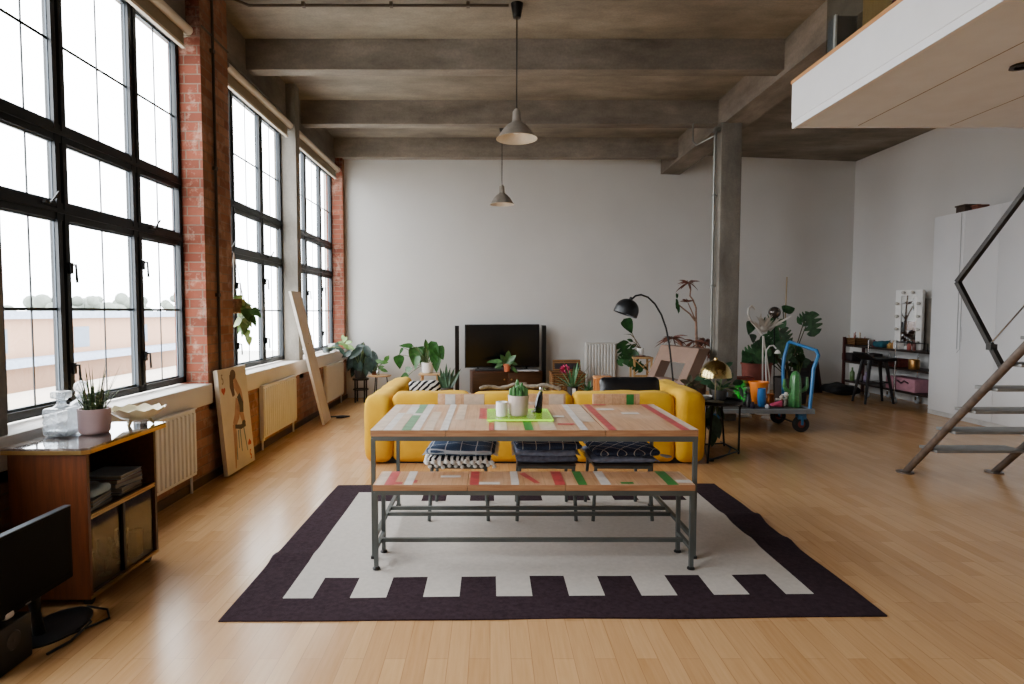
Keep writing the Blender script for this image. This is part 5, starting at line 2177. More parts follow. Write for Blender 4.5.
# floor plant with striped leaves behind the tray table
b_ = Vector((2.39, 6.11, zs_))
t = potted('calathea_plant', 'bushy plant with big drooping leaves at the back of the black tray table', b_, .075, .11, M_('#3d3a38', .7))
foliage(t, b_ + Vector((0, 0, .1)), 6.2, [(716, 425, 22, -75, 'oval'), (710, 411, 15, 230, 'oval'), (713, 437, 16, -100, 'oval'), (720, 412, 14, -50, 'oval'), (708, 420, 12, -110, 'oval'), (726, 385, 16, 40, 'strap', .2), (733, 388, 15, -10, 'strap', .2), (719, 383, 15, 130, 'strap', .2),
                                     (712, 386, 14, 160, 'oval'), (738, 382, 13, 20, 'oval'), (741, 392, 12, -60, 'oval'), (706, 382, 13, 170, 'oval'), (700, 378, 11, 180, 'oval'), (721, 372, 12, 95, 'oval'), (730, 376, 12, 60, 'oval'), (735, 398, 11, -70, 'oval'), (722, 367, 12, 120, 'oval'), (729, 364, 10, 40, 'oval')],
        STRIPEGREEN, seed=41, spread=.10)
b_ = Vector((2.28, 7.35, 0))
t = potted('fern_plant', 'dark reddish-green plant between the sofa arm and the brown armchair', b_, .13, .28, M_('#2f2c2b', .7))
foliage(t, b_ + Vector((0, 0, .25)), 7.35, [(684, 381, 10, 150, 'oval'), (690, 378, 10, 90, 'oval'), (696, 381, 10, 40, 'oval'), (687, 386, 9, 200, 'oval'), (694, 388, 9, -30, 'oval'), (700, 386, 9, 10, 'oval'), (691, 384, 9, 100, 'oval'), (698, 376, 8, 60, 'oval')],
        leaf_mat('#2a3526', '#5a4a38'), seed=43, spread=.1)
q = MB()
a = F(712, 462)
q.tube([F(724, 444) + Vector((.0, .1, .006)), F(731, 449) + Vector((0, 0, .006)), F(728, 455) + Vector((0, 0, .006)), F(718, 459) + Vector((0, 0, .006)), F(711, 460) + Vector((0, 0, .006))], .006, 6)
q.cbox(F(711, 461) + Vector((0, 0, .012)), (.04, .05, .022), 0)
tag(q.build('lamp_cable', BLACK), 'black lamp cable curled on the floor under the tray table', 'cable')

# ------------------------------------------------------------------ blue platform trolley and the collection on it
BLUE = M_('#2a6b9c', .35, .1, var=.12)
w1, w2 = F(800.5, 432), F(772, 421)
DX0, DX1 = 2.64, 3.86
DY0, DY1 = w1.y - .06, 7.70
dz = .28
t = thing('platform_trolley', 'blue-handled platform trolley loaded with ornaments, beside the tray table', 'trolley', ((DX0 + DX1) / 2, (DY0 + DY1) / 2, 0))
q = MB()
q.box((DX0, DY0, dz - .035), (DX1, DY1, dz), 0)
q.tube([(DX0, DY0, dz - .018), (DX1, DY0, dz - .018), (DX1, DY1, dz - .018), (DX0, DY1, dz - .018), (DX0, DY0, dz - .018)], .021, sq=True, mi=1)
q.build('deck', [M_('#4c4a48', .7), M_('#858d94', .5, .3)], t)
q = MB()
hp_ = []
pts = [(DX1 - .02, DY0 + .03, dz - .05)] + [P(812, 388, DY0 + .04), P(813.5, 369, DY0 + .05), P(818.5, 355.5, DY0 + .06), P(816.5, 350.5, DY0 + .1), P(790, 341.8, DY1 - .06), P(788, 343.5, DY1 - .03), P(784.3, 357, DY1 - .02), P(783, 368, DY1 - .02), (DX1 - .02, DY1 - .03, dz - .05)]
q.tube(pts, .021, 10)
q.build('handle', BLUE, t)
for k, (x, y) in enumerate(((w1.x, DY0 + .06), (w1.x, DY1 - .06), (DX0 + .07, DY0 + .06), (DX0 + .07, DY1 - .06))):
    q = MB()
    r = .098
    M = Matrix.Translation((x, y, r)) @ Matrix.Rotation(pi / 2, 4, 'X')
    q.lathe([(.045, -.02), (r - .012, -.024), (r, -.014), (r, .014), (r - .012, .024), (.045, .02)], (0, 0, 0), 28, M=M, capb=False)
    wh = q.build('wheel', M_('#1d1b1b', .7), t)
    q = MB()
    q.lathe([(.001, -.028), (.02, -.028), (.022, -.02), (.055, -.012), (.055, .012), (.022, .02), (.02, .028), (.001, .028)], (0, 0, 0), 20, M=M)
    q.build('hub', M_('#7b3b32', .5, .3), wh)
    q = MB()
    q.box((x - .05, y - .035, .16), (x + .05, y + .035, dz - .03))
    q.box((x - .014, y - .04, .09), (x + .014, y - .032, .2))
    q.box((x - .014, y + .032, .09), (x + .014, y + .04, .2))
    q.build('fork', BLUE, t)
q = MB()
q.tube([(w1.x - .03, DY0 + .06, .098), (w1.x - .03, DY1 - .06, .098)], .01, 8)
q.build('axle', M_('#3b3b3c', .5, .5), t)


def on_deck(px, y):
    return Vector((P(px, 400, y).x, y, dz + .0015))


# green ceramic cactus
c = on_deck(795, 7.22)
t = thing('cactus_ornament', 'glossy green cactus ornament with two raised arms on the blue trolley', 'ornament', c)
CACT = M_('#47804a', .3, var=.3, scale=16, spec=.6)


def ribbed(q, pts, rs, n=20):
    q.tube(pts, rs, n)


q = MB()
hC = P(795, 371, 7.22).z - c.z
q.lathe([(.062, 0), (.07, .01), (.068, hC * .3), (.064, hC * .65), (.055, hC * .85), (.038, hC * .95), (.012, hC)], c, 32, fn=lambda p, a: Vector((p.x * (1 + .07 * cos(9 * a)), p.y * (1 + .07 * cos(9 * a)), p.z)), capt=True)
q.build('trunk', CACT, t)
for s_, (xa, za) in ((-1, (P(784.5, 381, 7.22).x - c.x, P(784.5, 379, 7.22).z - c.z)), (1, (P(807, 381, 7.22).x - c.x, P(807, 377, 7.22).z - c.z))):
    q = MB()
    z0 = P(795, 391, 7.22).z - c.z
    q.tube([c + Vector(v) for v in ((s_ * .05, 0, z0 + .02), (xa * .55, 0, z0), (xa * .85, 0, z0 + .02), (xa, 0, z0 + .06), (xa, 0, za))], [.022, .024, .025, .023, .014], 14)
    q.build('arm', CACT, t)
# orange bucket
c = on_deck(758.5, 7.5)
q = MB()
hB = P(758, 381.5, 7.5).z - c.z
q.lathe([(.075, 0), (.08, .004), (.112, hB - .02), (.122, hB - .02), (.122, hB), (.112, hB), (.078, .01), (.001, .008)], c, 28)
t = thing('bucket', 'orange plastic bucket on the blue trolley', 'bucket', c)
q.build('body', M_('#e07c16', .4, var=.06), t)
q = MB()
q.poly([c + Vector((a, -.104, b)) for a, b in ((-.045, hB * .55), (.03, hB * .5), (.035, hB * .85), (-.03, hB * .9))])
q.build('sticker', M_('#c9a93a', .5), t)
# blue cup
c = on_deck(761.5, 7.24)
q = MB()
hB = P(761, 388.5, 7.24).z - c.z
q.lathe([(.038, 0), (.04, .004), (.05, hB * .5), (.046, hB), (.042, hB), (.042, .01), (.001, .008)], c, 22)
tag(q.build('beaker', M_('#2d74b4', .35), None, at=c), 'bright blue beaker in front of the orange bucket', 'cup')
# copper pot
c = on_deck(770.5, 7.38)
q = MB()
q.lathe([(.03, 0), (.045, .01), (.05, .06), (.04, .10), (.048, .14), (.042, .14), (.034, .1), (.001, .02)], c, 22)
tag(q.build('copper_pot', M_('#a8642f', .35, .8), None, at=c), 'small copper pot beside the orange bucket', 'pot')
# green spiky ornament
c = on_deck(740, 7.22)
t = thing('spiky_ornament', 'neon green shaggy tinsel-like ornament at the end of the blue trolley', 'ornament', c)
q = MB()
q.lathe([(.03, 0), (.035, .01), (.02, .06)], c, 14, capt=True)
q.build('base', BLACK, t)
q = MB()
rnd = random.Random(55)
hB = P(740, 378, 7.22).z - c.z
for i in range(130):
    f = rnd.random()
    a = i * 2.4
    d = Vector((cos(a), sin(a), rnd.uniform(-.2, .9)))
    q.leaf(c + Vector((.01 * cos(a), .01 * sin(a), .04 + f * (hB - .08))), d, .055 + .03 * sin(f * pi), .016, (0, -1, .3), .2, 'spike', 4)
gm = M_('#1fc83c', .4, var=.2)
q.build('spikes', gm, t)
# pink shoe-like ornament
c = on_deck(776.5, 7.14)
q = MB()


def shoe(w, h):
    f = (w.x + h.x) / (2 * h.x)
    return Vector((w.x, w.y * (1 - .4 * f), w.z * (.55 + .9 * f) + .02 * f))


q.rbox(c + Vector((0, 0, .036)), (.15, .07, .06), .028, k=3, m=6, fn=shoe)
tag(q.build('pink_slipper', M_('#d8567e', .45)), 'bright pink slipper-shaped ornament at the edge of the trolley', 'ornament')
# two small pale figures
for k, (px, y, lab) in enumerate([(781.5, 7.24, 'white and dark figurine with outstretched arms behind the pink slipper'), (786, 7.32, 'taller pale figurine with a broad hat near the cactus')]):
    c = on_deck(px, y)
    t = thing('figurine', lab, 'figurine', c)
    q = MB()
    q.lathe([(.03, 0), (.032, .008), (.02, .05), (.026, .08), (.01, .10)], c, 16, capt=True)
    q.build('body', M_('#8d5a50' if k == 0 else '#b9aa9c', .5, var=.3, scale=40), t)
    q = MB()
    q.ball(c + Vector((0, 0, .12)), .024, n=12)
    q.build('head', M_('#d8cabd', .5), t)
    q = MB()
    if k == 0:
        q.tube([c + Vector((-.07, 0, .10)), c + Vector((0, 0, .085)), c + Vector((.07, 0, .11))], [.01, .014, .01], 8)
        q.build('arms', M_('#e2ded8', .5), t)
    else:
        q.lathe([(.055, .135), (.05, .14), (.022, .145), (.02, .165), (.001, .17)], c, 20)
        q.build('hat', M_('#e2ded8', .5), t)
for k, (px, y, r, h, col, lab) in enumerate([(748.5, 7.2, .032, .17, '#1c1a1c', 'dark slim bottle between the green ornament and the orange bucket'), (753, 7.12, .03, .08, '#2a2030', 'small dark jar at the front edge of the trolley'),
                                             (745, 7.4, .04, .21, '#2b2528', 'tall dark vase at the back of the trolley deck'), (767.5, 7.12, .026, .05, '#c8c8cc', 'tiny silvery jar at the front edge of the trolley'),
                                             (731, 7.3, .045, .12, '#31302f', 'dark round pot at the hidden end of the trolley')]):
    c = on_deck(px, y)
    q = MB()
    q.lathe([(r * .8, 0), (r, .008), (r, h * .6), (r * .5, h * .8), (r * .5, h), (r * .35, h), (r * .35, h * .8)], c, 18)
    tag(q.build('bottle' if k in (0, 2) else 'jar', M_(col, .35), None, at=c), lab, 'bottle' if k in (0, 2) else 'jar')
c = F(736, 416)
q = MB()
q.rbox((c.x, c.y, .02), (.34, .22, .038), .004, k=2, m=2)
tag(q.build('white_board', WHITE), 'flat white board lying on the floor under the trolley', 'board')

# ------------------------------------------------------------------ white metal bird behind the trolley
yf = 8.35
fx = P(765, 390, yf).x
t = thing('bird_sculpture', 'white wire-and-metal long-necked bird sculpture on thin legs behind the trolley', 'sculpture', (fx, yf, 0))
WM = M_('#d2cdc4', .5, .2, var=.08)
q = MB()
q.lathe([(.001, 0), (.14, 0), (.14, .012), (.001, .014)], (fx, yf, 0), 24)
q.build('base', WM, t)
bodyc = P(763, 329, yf)
q = MB()
q.tube([Vector((fx - .04, yf, .01)), P(762.5, 380, yf), P(762.8, 355, yf), P(763, 336, yf)], .011, 8)
q.build('leg', WM, t)
q = MB()
q.tube([Vector((fx + .04, yf, .01)), P(769.5, 378, yf), P(767, 360, yf), P(764.5, 345, yf), P(763.5, 336, yf)], .011, 8)
q.build('leg', WM, t)
q = MB()
q.tube([P(762, 335, yf), P(757, 328, yf), P(751, 321, yf), P(748, 314, yf), P(748.5, 308.5, yf), P(751.5, 306, yf), P(754, 307.5, yf), P(755, 310, yf)], [.018, .016, .014, .013, .013, .016, .013, .004], 10)
q.build('neck', WM, t)
q = MB()
rnd = random.Random(8)
for i in range(30):
    a = rnd.uniform(48, 128)
    st = bodyc + Vector((rnd.uniform(-.06, .12), rnd.uniform(-.06, .06), rnd.uniform(-.04, .06)))
    q.leaf(st, (cos(radians(a)), rnd.uniform(-.5, .5), sin(radians(a)) * rnd.uniform(.3, 1)), rnd.uniform(.14, .32), .034, (0, -1, .2), .1, 'strap', 6)
q.ball(bodyc, (.08, .06, .05), n=12)
q.build('feathers', M_('#c2bbb0', .7, var=.15), t)
# gooseneck lamp
yg = 8.0
gx = P(769, 392, yg).x
t = thing('gooseneck_lamp', 'small white gooseneck lamp curving over behind the orange bucket', 'lamp', (gx, yg, 0))
q = MB()
q.lathe([(.001, 0), (.09, 0), (.09, .02), (.001, .024)], (gx, yg, 0), 20)
q.build('base', WHITE, t)
q = MB()
q.tube([Vector((gx, yg, .02)), P(766, 375, yg), P(765.5, 358, yg), P(766.5, 350, yg), P(769.5, 346, yg), P(773.5, 345.5, yg), P(776, 348.5, yg)], .010, 8)
q.build('gooseneck', WHITE, t)
q = MB()
q.lathe([(.012, .05), (.03, .03), (.04, 0), (.036, 0), (.01, .04)], P(777.5, 353.5, yg), 16)
q.build('lamp_shade', WHITE, t)

# ------------------------------------------------------------------ big split-leaf plant, its pot and things round it
ym = 8.95
b_ = Vector((P(788, 385, 9.3).x, 9.3, 0))
t = potted('monstera_plant', 'big split-leaf plant with a tall bamboo cane behind the blue trolley', b_, .22, .42, M_('#3b3431', .7))
q = MB()
q.tube([b_ + Vector((.0, 0, .3)), P(784.5, 340, ym), P(786, 300, ym), P(787, 277, ym)], .009, 7)
q.build('cane', wood('#7d6a48', '#a08a60', .6, 'z'), t)
foliage(t, b_ + Vector((0, 0, .4)), ym, [(811, 323, 22, -70, 'monstera'), (804, 318, 14, 200, 'monstera'), (789, 309, 14, 25, 'heart'), (771, 320, 15, 190, 'monstera'), (782, 322, 13, 60, 'heart'), (785, 336, 18, -50, 'monstera'), (750, 327, 13, 250, 'heart'),
                                         (767, 340, 18, 120, 'monstera'), (758, 345, 16, 170, 'heart'), (750, 352, 16, 200, 'monstera'), (774, 330, 15, 80, 'heart'), (795, 350, 16, 20, 'monstera'), (761, 353, 18, 220, 'monstera'), (746, 358, 14, 220, 'heart'),
                                         (772, 352, 20, -80, 'monstera'), (783, 350, 20, -60, 'monstera'), (788, 345, 15, 10, 'heart'), (752, 337, 12, 130, 'heart'), (778, 340, 18, 100, 'monstera'), (791, 358, 14, -30, 'heart'), (768, 360, 16, -100, 'heart')],
        leaf_mat('#1c3824', '#436b42'), M_('#4d4a32', .7), seed=60, spread=.3, stem_r=.008)
yk = 8.7
gx = P(774.5, 380, yk).x
t = thing('globe_floor_lamp', 'thin dark floor lamp topped by a smoky glass globe among the big leaves', 'lamp', (gx, yk, 0))
gc = P(774.5, 312.5, yk)
q = MB()
q.lathe([(.001, 0), (.11, 0), (.11, .015), (.001, .02)], (gx, yk, 0), 20)
q.build('base', BLACK, t)
q = MB()
q.tube([Vector((gx, yk, .015)), gc - Vector((0, 0, .08))], .009, 8)
q.build('pole', BLACKMET, t)
q = MB()
q.ball(gc, .086, n=22)
q.build('globe', M_('#4d433d', .12, .3, var=.1, spec=.8), t)
# terracotta planter
c = Vector((P(752.5, 385, 8.6).x, 8.75, 0))
t = potted('clay_planter', 'wide dark-red clay planter behind the bird sculpture', c + Vector((.12, .0, 0)), .21, P(760, 363, 8.7).z, M_('#7b4136', .8, var=.2), cat='planter', taper=.8, lip=.012, rnd=.05)
foliage(t, c + Vector((.12, 0, .6)), 8.75, [(748, 364, 10, 150, 'heart'), (757, 360, 10, 80, 'heart'), (765, 363, 10, 20, 'heart'), (753, 357, 9, 110, 'heart'), (761, 356, 9, 60, 'heart')], DKGREEN, seed=61, spread=.1)
# stack of books on a crate by the column
c = Vector((P(745, 388, 8.3).x, 8.45, 0))
q = MB()
q.box((c.x - .15, c.y - .14, 0), (c.x + .15, c.y + .14, .27))
for z in (.08, .17):
    q.box((c.x - .153, c.y - .143, z), (c.x + .153, c.y + .143, z + .012), 1)
tag(q.build('wooden_crate', [wood('#3a281b', '#55402d'), BLACK]), 'dark wooden crate beside the concrete column under a stack of books', 'crate')
z = .2705
BOOKS = [('#4a4440', 'charcoal book at the bottom of the stack on the crate'), ('#8d8378', 'grey-beige book, second up the stack on the crate'), ('#c9c3b4', 'cream book in the middle of the stack on the crate'),
         ('#7b4a2e', 'rust-brown book in the stack on the crate'), ('#c2a040', 'yellow book near the top of the stack on the crate'), ('#8d3a2c', 'red book topping the stack on the crate')]
for k, (col, lab) in enumerate(BOOKS):
    h = .035 + .012 * (k % 2)
    o = thing('book', lab, 'book', (c.x + .01 * (k % 3), c.y, z), .06 * (k % 3 - 1), 'books stacked on the crate', local=True)
    q = MB()
    q.box((-.13, -.1, 0), (.13, .1, .004))
    q.box((-.13, -.1, h - .004), (.13, .1, h))
    q.box((-.13, -.1, 0), (.13, -.096, h))
    q.build('cover', M_(col, .6), o)
    q = MB()
    q.box((-.127, -.095, .0042), (.127, .097, h - .0042))
    q.build('pages', M_('#d2ccbd', .8), o)
    z += h + .0005
# dark frames leaning on the back wall
for k, (px0, px1, py, col, lab) in enumerate([(797, 823, 362, '#3a1f1a', 'dark red-brown framed panel leaning on the back wall behind the trolley'), (786, 812, 372, '#1f1b1c', 'black framed panel leaning in front of the red-brown one')]):
    yy = 10.55 - .25 * k
    x0, x1 = P(px0, 380, yy).x, P(px1, 380, yy).x
    zt_ = P(px0, py, yy).z
    t = thing('framed_panel', lab, 'frame', ((x0 + x1) / 2, yy, 0))
    q = MB()
    yt = yb((x0 + x1) / 2) - .06 - .24 * k
    q.prism([(x0, yy, 0), (x1, yy, 0), (x1, yy + .16, zt_), (x0, yy + .16, zt_)], (0, .03, 0))
    f_ = q.build('frame', M_(col, .5), t)
    q = MB()
    q.prism([(x0 + .05, yy + .012, .05), (x1 - .05, yy + .012, .05), (x1 - .05, yy + .146, zt_ - .05), (x0 + .05, yy + .146, zt_ - .05)], (0, -.004, 0))
    q.build('canvas', M_('#241715' if k == 0 else '#2d3038', .5, var=.4, scale=8), t)
c = Vector((P(801, 385, 9.2).x, 9.3, 0))
t = potted('leafy_plant', 'small dark leafy plant in a black pot seen through the blue handle', c, .14, .30, M_('#1e1d1d', .6))
foliage(t, c + Vector((0, 0, .27)), 9.25, [(795, 359, 10, 140, 'heart'), (801, 356, 11, 80, 'heart'), (807, 361, 10, 20, 'heart'), (797, 366, 9, 210, 'heart'), (803, 364, 10, -30, 'heart'), (799, 361, 10, 110, 'heart'), (792, 364, 9, 180, 'heart')], DKGREEN, seed=63, spread=.12)

# ------------------------------------------------------------------ dressing corner on the right wall
SX0, SX1 = 6.42, 6.80
ya, yb2 = 8.45, 10.72
DWOOD = M_('#2f211b', .5, var=.25, scale=9)
t = thing('shelving_trolley', 'long dark three-tier shelf trolley on chrome castors along the side wall', 'shelf', ((SX0 + SX1) / 2, (ya + yb2) / 2, 0))
SHZ = [.22, .57, .86]
for z in SHZ:
    q = MB()
    q.box((SX0, ya, z - .03), (SX1, yb2, z))
    q.build('shelf', DWOOD, t)
for y in (9.30, 9.97):
    q = MB()
    q.tube([(SX0 - .012, y, .1), (SX0 - .012, y, .98)], .013, 10)
    q.tube([(SX1 - .03, y, .1), (SX1 - .03, y, .98)], .013, 10)
    q.build('chrome_post', CHROME, t)
for y in (10.69, 8.47):
    q = MB()
    q.box((SX0 - .01, y - .02, .0), (SX0 + .03, y + .02, 1.0 if y > 9 else .88))
    q.box((SX1 - .04, y - .02, .0), (SX1, y + .02, .88))
    q.build('upright', M_('#4a2420', .5), t)
for y in (9.30, 9.97):
    for x in (SX0 - .012, SX1 - .03):
        q = MB()
        M = Matrix.Translation((x, y, .052)) @ Matrix.Rotation(pi / 2, 4, 'Y')
        q.lathe([(.001, -.016), (.045, -.016), (.052, -.01), (.052, .01), (.045, .016), (.001, .016)], (0, 0, 0), 20, M=M)
        q.box((x - .022, y - .02, .05), (x + .022, y + .02, .11), 1)
        q.build('castor', [M_('#a9abad', .4), CHROME], t)
q = MB()
q.tube([(SX0, 9.30, .98), (SX0, 8.64, .98), (SX0, 8.64, .86)], .008, 8)
q.build('rail', BLACKMET, t)
# lit mirror
mc = P(904, 347, 9.25)
mz = .861
t = thing('vanity_mirror', 'white framed dressing mirror with round bulbs up its sides on the shelf trolley', 'mirror', (6.56, 9.26, mz), 0, local=True)
nv = Vector((-.918, -.397, 0)).normalized()
t.rotation_euler = (0, 0, atan2(nv.y, nv.x) + pi / 2)
mw, mh = .40, P(905, 290, 9.3).z - mz
q = MB()
q.box((-mw / 2, 0, 0), (-mw / 2 + .085, .05, mh))
q.box((mw / 2 - .085, 0, 0), (mw / 2, .05, mh))
q.box((-mw / 2 + .085, 0, mh - .085), (mw / 2 - .085, .05, mh))
q.box((-mw / 2 + .085, 0, 0), (mw / 2 - .085, .05, .05))
q.box((-mw / 2 + .02, .03, .02), (mw / 2 - .02, .10, mh - .02))
q.build('frame', WHITE, t)
mm = NT('mirror_silver')
mm.color(mm.ramp(mm.noise(mm.coord(), 2), [(.4, '#c9cccd'), (.6, '#d3d5d6')]))
mm.set(.03, 1)
q = MB()
q.box((-mw / 2 + .085, .012, .05), (mw / 2 - .085, .016, mh - .085))
q.build('mirror_glass', mm.mat, t)
BULB = M_('#c9c4ba', .15, spec=.8)
for (x, z) in [(-mw / 2 + .04, .12), (-mw / 2 + .04, .32), (-mw / 2 + .04, .52), (-mw / 2 + .04, .72), (mw / 2 - .04, .12), (mw / 2 - .04, .32), (mw / 2 - .04, .52), (mw / 2 - .04, .72), (-.07, mh - .04), (.07, mh - .04)]:
    q = MB()
    q.ball((x, -.034, z), .026, n=12)
    q.tube([(x, 0, z), (x, -.014, z)], .015, 10, 1)
    q.build('bulb', [BULB, M_('#4a4238', .4, .6)], t)
q = MB()
x_, y_ = 6.835, 8.9
q.cbox((6.785, 9.22, 1.2615), (.02, .42, .80))
tag(q.build('backing_board', M_('#8a8378', .8)), 'tall grey-beige board standing on the trolley between the mirror and the white closet', 'board')

# things on the shelf trolley
def onshelf(px, lvl, x=6.56):
    y = None
    r = ray(px, 350)
    return Vector((x, x / r[0] * r[1], SHZ[lvl] + .001))


c = onshelf(856.5, 2, 6.6)
t = thing('wicker_basket', 'low brown basket full of pens at the far end of the shelf trolley', 'basket', c)
q = MB()
q.box((c.x - .12, c.y - .16, 0 + c.z), (c.x + .12, c.y + .16, c.z + .01))
for a, b2 in (((-.12, -.16), (-.105, .16)), ((.105, -.16), (.12, .16)), ((-.12, -.16), (.12, -.145)), ((-.12, .145), (.12, .16))):
    q.box((c.x + a[0], c.y + a[1], c.z), (c.x + b2[0], c.y + b2[1], c.z + .12))
q.build('basket', WICK, t)
cols = ['#6b4a2c', '#933a30', '#c2a070', '#3a4650', '#a8522c', '#7b6a50']
for k in range(9):
    b0 = c + Vector((-.08 + .02 * k, -.12 + .03 * ((k * 4) % 9), .012))
    q = MB()
    q.tube([b0, b0 + Vector((.02 * sin(k * 2.0), .03 * cos(k * 3.0), .17 + .05 * sin(k * 1.7)))], .007, 6)
    tag(q.build('pen', M_(cols[k % 6], .5)), 'pen or brush standing in the low brown basket', 'pen', 'pens and brushes in the brown basket')
c = onshelf(882, 2, 6.56)
q = MB()
q.rbox(c + Vector((0, 0, .05)), (.2, .26, .10), .045, k=3, m=8, fn=lambda w, h: w + Vector((0, 0, .02 * noise.noise(Vector((w.x * 18, w.y * 18, 3))) if w.z > 0 else 0)))
tag(q.build('teal_cloth', M_('#28626f', .9, bump=.3)), 'crumpled teal cloth on top of the shelf trolley', 'cloth')
for k, (px, col, r, h, lab) in enumerate([(874, '#7d2f38', .03, .12, 'dark red bottle beside the teal cloth'), (890, '#c39a56', .045, .09, 'gold round tin beside the white box'), (893.5, '#a8783c', .03, .13, 'tall amber jar beside the white box'),
                                          (909, '#a3564e', .03, .12, 'dusty red bottle in front of the mirror'), (914, '#6b3a33', .025, .16, 'slim brown bottle in front of the mirror')]):
    c = onshelf(px, 2, 6.50)
    q = MB()
    q.lathe([(r * .9, 0), (r, .006), (r, h * .65), (r * .5, h * .8), (r * .5, h), (.001, h)], c, 16)
    tag(q.build('jar' if k in (1, 2) else 'bottle', M_(col, .35, .5 if k == 1 else 0), None, at=c), lab, 'jar' if k in (1, 2) else 'bottle')
c = onshelf(898.5, 2, 6.49)
q = MB()
q.rbox(c + Vector((0, 0, .06)), (.10, .11, .12), .006, k=2, m=2)
tag(q.build('white_box', WHITEG), 'small white box in front of the dressing mirror', 'box')
c = onshelf(914.5, 1, 6.53)
q = MB()
q.lathe([(.07, 0), (.075, .01), (.075, .14), (.07, .15), (.065, .15), (.065, .02), (.001, .015)], c, 24)
tag(q.build('gold_canister', M_('#b98a4e', .3, .8), None, at=c), 'shiny gold canister on the middle tier of the shelf trolley', 'canister')
c = onshelf(898.5, 1, 6.58)
q = MB()
q.rbox(c + Vector((0, 0, .065)), (.24, .34, .13), .02, k=2, m=4)
tag(q.build('red_box', M_('#6e2a22', .5, var=.3, scale=20)), 'dark red box on the middle tier beside the gold canister', 'box')
c = onshelf(909, 0, 6.57)
t = thing('pink_box', 'dusty pink storage box on the bottom tier of the shelf trolley', 'box', c)
q = MB()
q.rbox(c + Vector((0, 0, .10)), (.26, .66, .20), .01, k=2, m=2)
q.build('body', M_('#c08a98', .7, var=.1, scale=12), t)
q = MB()
q.tube([c + Vector((-.135, -.20, .13)), c + Vector((-.145, -.12, .16)), c + Vector((-.145, -.05, .12)), c + Vector((-.145, .03, .15))], .012, 6)
q.build('ribbon', M_('#4a3038', .8), t)
for k, (px, col, h, lab) in enumerate([(853, '#5f7a4a', .24, 'green bottle on the bottom tier near the black bag'), (860, '#b9b2b0', .22, 'pale bottle on the bottom tier near the black bag'), (867, '#8a7a96', .2, 'mauve bottle on the bottom tier near the black bag')]):
    c = onshelf(px, 0, 6.5)
    q = MB()
    q.lathe([(.035, 0), (.04, .008), (.04, h * .6), (.015, h * .78), (.015, h), (.001, h)], c, 16)
    tag(q.build('bottle', M_(col, .3), None, at=c), lab, 'bottle')
c = onshelf(852, 1, 6.55)
q = MB()
q.rbox(c + Vector((0, 0, .07)), (.2, .3, .14), .02, k=2, m=2)
tag(q.build('dark_box', M_('#241d20', .6)), 'black box on the middle tier at the far end of the shelf trolley', 'box')
c = onshelf(873, 1, 6.6)
q = MB()
q.rbox(c + Vector((0, 0, .085)), (.15, .3, .17), .01, k=2, m=2)
tag(q.build('dark_case', M_('#37302f', .6)), 'dark grey case on the middle tier behind the black stool', 'case')

# black stool in front
fl = [F(865, 404.5), F(893.5, 404), F(853, 394), F(878, 392)]
fl[2] = Vector((fl[0].x + .02, fl[0].y + .36, 0))
fl[3] = Vector((fl[1].x + .02, fl[1].y + .30, 0))
cc = (fl[0] + fl[1] + fl[2] + fl[3]) / 4
sz = P(874, 359.5, cc.y).z
t = thing('black_stool', 'black moulded stool with four splayed legs in front of the shelf trolley', 'stool', cc)
q = MB()


def saddle(w, h):
    f = w.x / h.x
    return w + Vector((0, 0, .085 * (abs(f) ** 2.2) * (1.3 if f < 0 else .15)))


q.rbox(cc + Vector((0, 0, sz)), (.50, .36, .05), .024, k=3, m=10, fn=saddle)
q.build('seat', M_('#151517', .4), t)
for p in fl:
    q = MB()
    tp_ = cc + (p - cc) * .55 + Vector((0, 0, sz - .01))
    q.tube([tp_, p], [.028, .018], 8)
    q.build('leg', M_('#151517', .4), t)
q = MB()
mid = [cc + (p - cc) * .78 + Vector((0, 0, sz * .48)) for p in (fl[0], fl[1], fl[3], fl[2])]
q.tube(mid + [mid[0]], .010, 6)
q.build('stretcher', M_('#151517', .4), t)
c = (F(833, 391) + F(853, 399)) / 2
q = MB()


def slump(w, h):
    return Vector((w.x * (1 + .1 * noise.noise(Vector((w.y * 5, w.z * 5, 1)))), w.y, w.z * (.55 + .5 * (1 - abs(w.x / h.x) ** 2)) + .03 * noise.noise(Vector((w.x * 6, w.y * 6, 4))) * (1 if w.z > 0 else 0)))


q.rbox(Vector((c.x, c.y + .1, .085)), (.48, .55, .17), .08, k=3, m=10, fn=slump)
o = tag(q.build('black_bag', M_('#141315', .7, bump=.4, bscale=30)), 'slumped black bag on the floor at the far end of the shelf trolley', 'bag')
me = o.data
zmin = min(v.co.z for v in me.vertices)
for v in me.vertices:
    v.co.z -= zmin - .001

# ------------------------------------------------------------------ white closet
CX = 6.287
CLZ = 2.785
YC0, YC1 = 4.1, 8.42
t = thing('white_closet', 'tall white built-in closet with flush doors beyond the staircase', 'closet', (6.58, 6.3, 0))
WC = M_('#d9d9da', .5, var=.02, scale=2)
q = MB()
q.box((CX + .018, YC0, .0), (XR - .006, YC1, CLZ))
q.build('carcass', WC, t)
n_ = 8
for k in range(n_):
    y1 = YC1 - .54 * k
    y0 = y1 - .54
    q = MB()
    q.cbox((CX + .009, (y0 + y1) / 2, CLZ / 2 + .03), (.018, .536, CLZ - .07), bev=.002)
    d = q.build('door', WC, t)
    if 0 < k:
        q = MB()
        q.tube([(CX - .018, y1 - .03 if k % 2 else y0 + .03, 1.25), (CX - .018, y1 - .03 if k % 2 else y0 + .03, 1.05)], .005, 6)
        q.build('handle', M_('#c9c9c9', .4), d)
q = MB()
q.box((CX + .005, YC0, 0), (CX + .02, YC1, .06))
